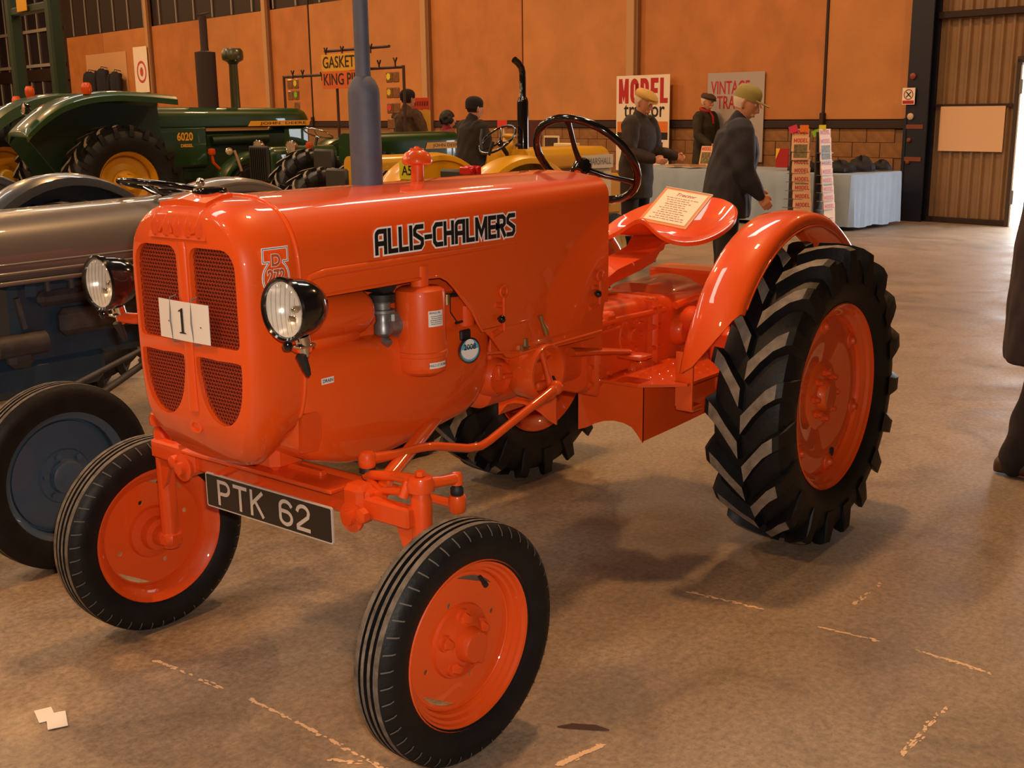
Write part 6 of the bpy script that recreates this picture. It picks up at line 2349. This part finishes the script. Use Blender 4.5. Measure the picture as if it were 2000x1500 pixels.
# gasket stall
s = wsign('stall_sign', 6.30, 7.56, 5.0, 2.21, 2.46, DECY, 'yellow stall sign reading GASKETS in black capitals', 'sign')
mk('print', fit_text('GASKETS', .97, .17, W(7.52, 5.003, 2.335), -UN, V(0, 0, 1), .012), SIGNK, s, 0, fix=False)
s2 = wsign('stall_sign', 6.30, 7.56, 5.0, 1.95, 2.205, mat('sign_orange', '#d8601a', .5), 'orange stall sign reading KING PINS below the yellow one', 'sign')
mk('print', fit_text('KING PINS', 1.10, .17, W(7.51, 5.003, 2.08), -UN, V(0, 0, 1), .012), SIGNK, s2, 0, fix=False)
fr_ = empty('stall_stand', W(7.2, 4.9, 0), HALL_ROT, 'brown pole frame of the gasket stall holding the signs and hanging packets', 'stand')
def wl(u, n, z): return V(u-7.2, n-4.9, z)
for nm_, pts in (('upright', [(8.86, 4.9, 0), (8.86, 4.9, 2.19)]), ('upright', [(5.57, 4.9, 0), (5.57, 4.9, 2.24)]), ('upright', [(6.90, 4.9, 0), (6.90, 4.9, 1.86)]), ('upright', [(7.30, 4.9, 0), (7.30, 4.9, 2.2)]),
                 ('crossbar', [(8.86, 4.9, 2.17), (7.30, 4.9, 2.17)]), ('crossbar', [(6.9, 4.9, 2.22), (5.57, 4.9, 2.22)]), ('crossbar', [(7.60, 4.9, 2.52), (5.9, 4.9, 2.52)])):
    b = MB()
    b.tube([wl(*p) for p in pts], .022, 8)
    mk(nm_, b, mat('brown_pole', '#3d2015', .6), fr_, 50)
for u, z in ((7.5, 2.5), (7.05, 2.5), (6.3, 2.5), (8.5, 2.19), (8.2, 2.19), (7.64, 2.14), (6.1, 2.26), (5.7, 2.28)):
    b = MB()
    b.tube([wl(u-.04, 4.95, z+.07), wl(u, 4.95, z), wl(u+.04, 4.95, z+.07)], .012, 6)
    b.tube([wl(u, 4.95, z), wl(u, 4.95, z-.06)], .012, 6)
    mk('clip', b, RAILM, fr_, 50)
PACK = mat('packet_brown', '#8a5a34', .3, noise=.3, nscale=20)
random.seed(9)
names = [('left', 8.42, [2.05, 1.87, 1.69]), ('left inner', 8.60, [2.05, 1.87]), ('right', 5.86, [2.08, 1.86, 1.64, 1.42]), ('right outer', 5.70, [2.08, 1.86, 1.64])]
STK = {('left', 0): '#e3c326', ('left', 1): '#7fc41e', ('right', 0): '#e8d42a', ('right', 1): '#e3b91f', ('right', 2): '#d8402a'}
for nm_, u, zs in names:
    for i, z in enumerate(zs):
        b = MB()
        wbox(b, u-.075, u+.075, 4.93, 4.96, z-.075, z+.075, .012)
        p = tag(mk('hanging_packet', b, PACK, None, 30), '%s packet hanging in the %s column of the gasket stall frame' % (ORD[i], nm_), 'packet', 'packets on the gasket stall')
        if (nm_, i) in STK:
            b = MB()
            b.prism([((.055 if q % 2 else .042)*math.cos(2*PI*q/16), (.055 if q % 2 else .042)*math.sin(2*PI*q/16)) for q in range(16)], W(u, 4.965, z+.01), -UN, V(0, 0, 1), NN, .002)
            mk('price_star', b, mat('star_'+STK[(nm_, i)][1:], STK[(nm_, i)], .6), p, 0)
b = MB()
wbox(b, 8.20, 8.66, 4.90, 5.05, 1.48, 1.51, .004)
tag(mk('shelf_strip', b, CREAM, None, 0), 'pale strip shelf below the left packets of the gasket stall', 'shelf')
s = wsign('price_board', 6.15, 6.61, 4.0, 1.62, 1.80, mat('board_red', '#cf3c14', .5), 'red header board beside the person in the dun coat', 'sign')
b = MB()
for i in range(7): b.prism([(-.022, -.035), (.016, -.035), (.022, .035), (-.014, .035)], W(6.56-.06*i, 4.0012, 1.71), -UN, V(0, 0, 1), NN, 0)
mk('print', b, mat('board_ink', '#7a1408', .5), s, 0, fix=False)
b = MB()
wbox(b, 6.15, 6.61, 3.985, 3.995, 1.05, 1.615)
tag(mk('price_board', b, DECY, None, 0), 'yellow price board under the red header beside the dun coat', 'sign')
b = MB()
wbox(b, 6.36, 6.40, 3.96, 3.984, 0, 1.70)
mk('stand', b, RAILM, s, 0)
# display boards beyond the yellow tractor
s = wsign('display_board', 5.55, 6.05, 2.2, .55, 1.42, mat('board_maroon', '#4a150f', .6), 'dark maroon display board standing before the block wall', 'board')
b = MB()
wbox(b, 6.42, 6.45, 2.2, 2.232, .0, 1.42)
b2 = wsign('red_tag', 6.34, 6.58, 2.24, 1.30, 1.43, mat('tag_red', '#d8301c', .5), 'bright red tag card on a pale post by the yellow tractor', 'tag')
mk('post', b, CREAM, b2, 0)
s = wsign('framed_picture', 5.14, 5.50, 2.2, .80, 1.19, CREAM, 'small pale framed dark picture standing before the block wall', 'picture')
b = MB()
wbox(b, 5.175, 5.47, 2.2, 2.205, .82, 1.16)
mk('picture', b, mat('picture_dark', '#3f2a22', .5), s, 0)
b = MB()
wbox(b, 4.72, 5.12, 2.15, 2.35, .75, 1.08, .01)
tag(mk('carton', b, CREAM, None, 0), 'pale carton beside the framed picture before the block wall', 'box')
b = MB()
wbox(b, 4.5, 6.3, 1.95, 2.45, .50, .55, .006)
for u in (4.6, 6.2):
    wbox(b, u-.03, u+.03, 2.0, 2.4, 0, .50)
tag(mk('trestle', b, mat('trestle_wood', '#6b4728', .7), None, 0), 'low trestle carrying the framed picture and carton before the block wall', 'table')
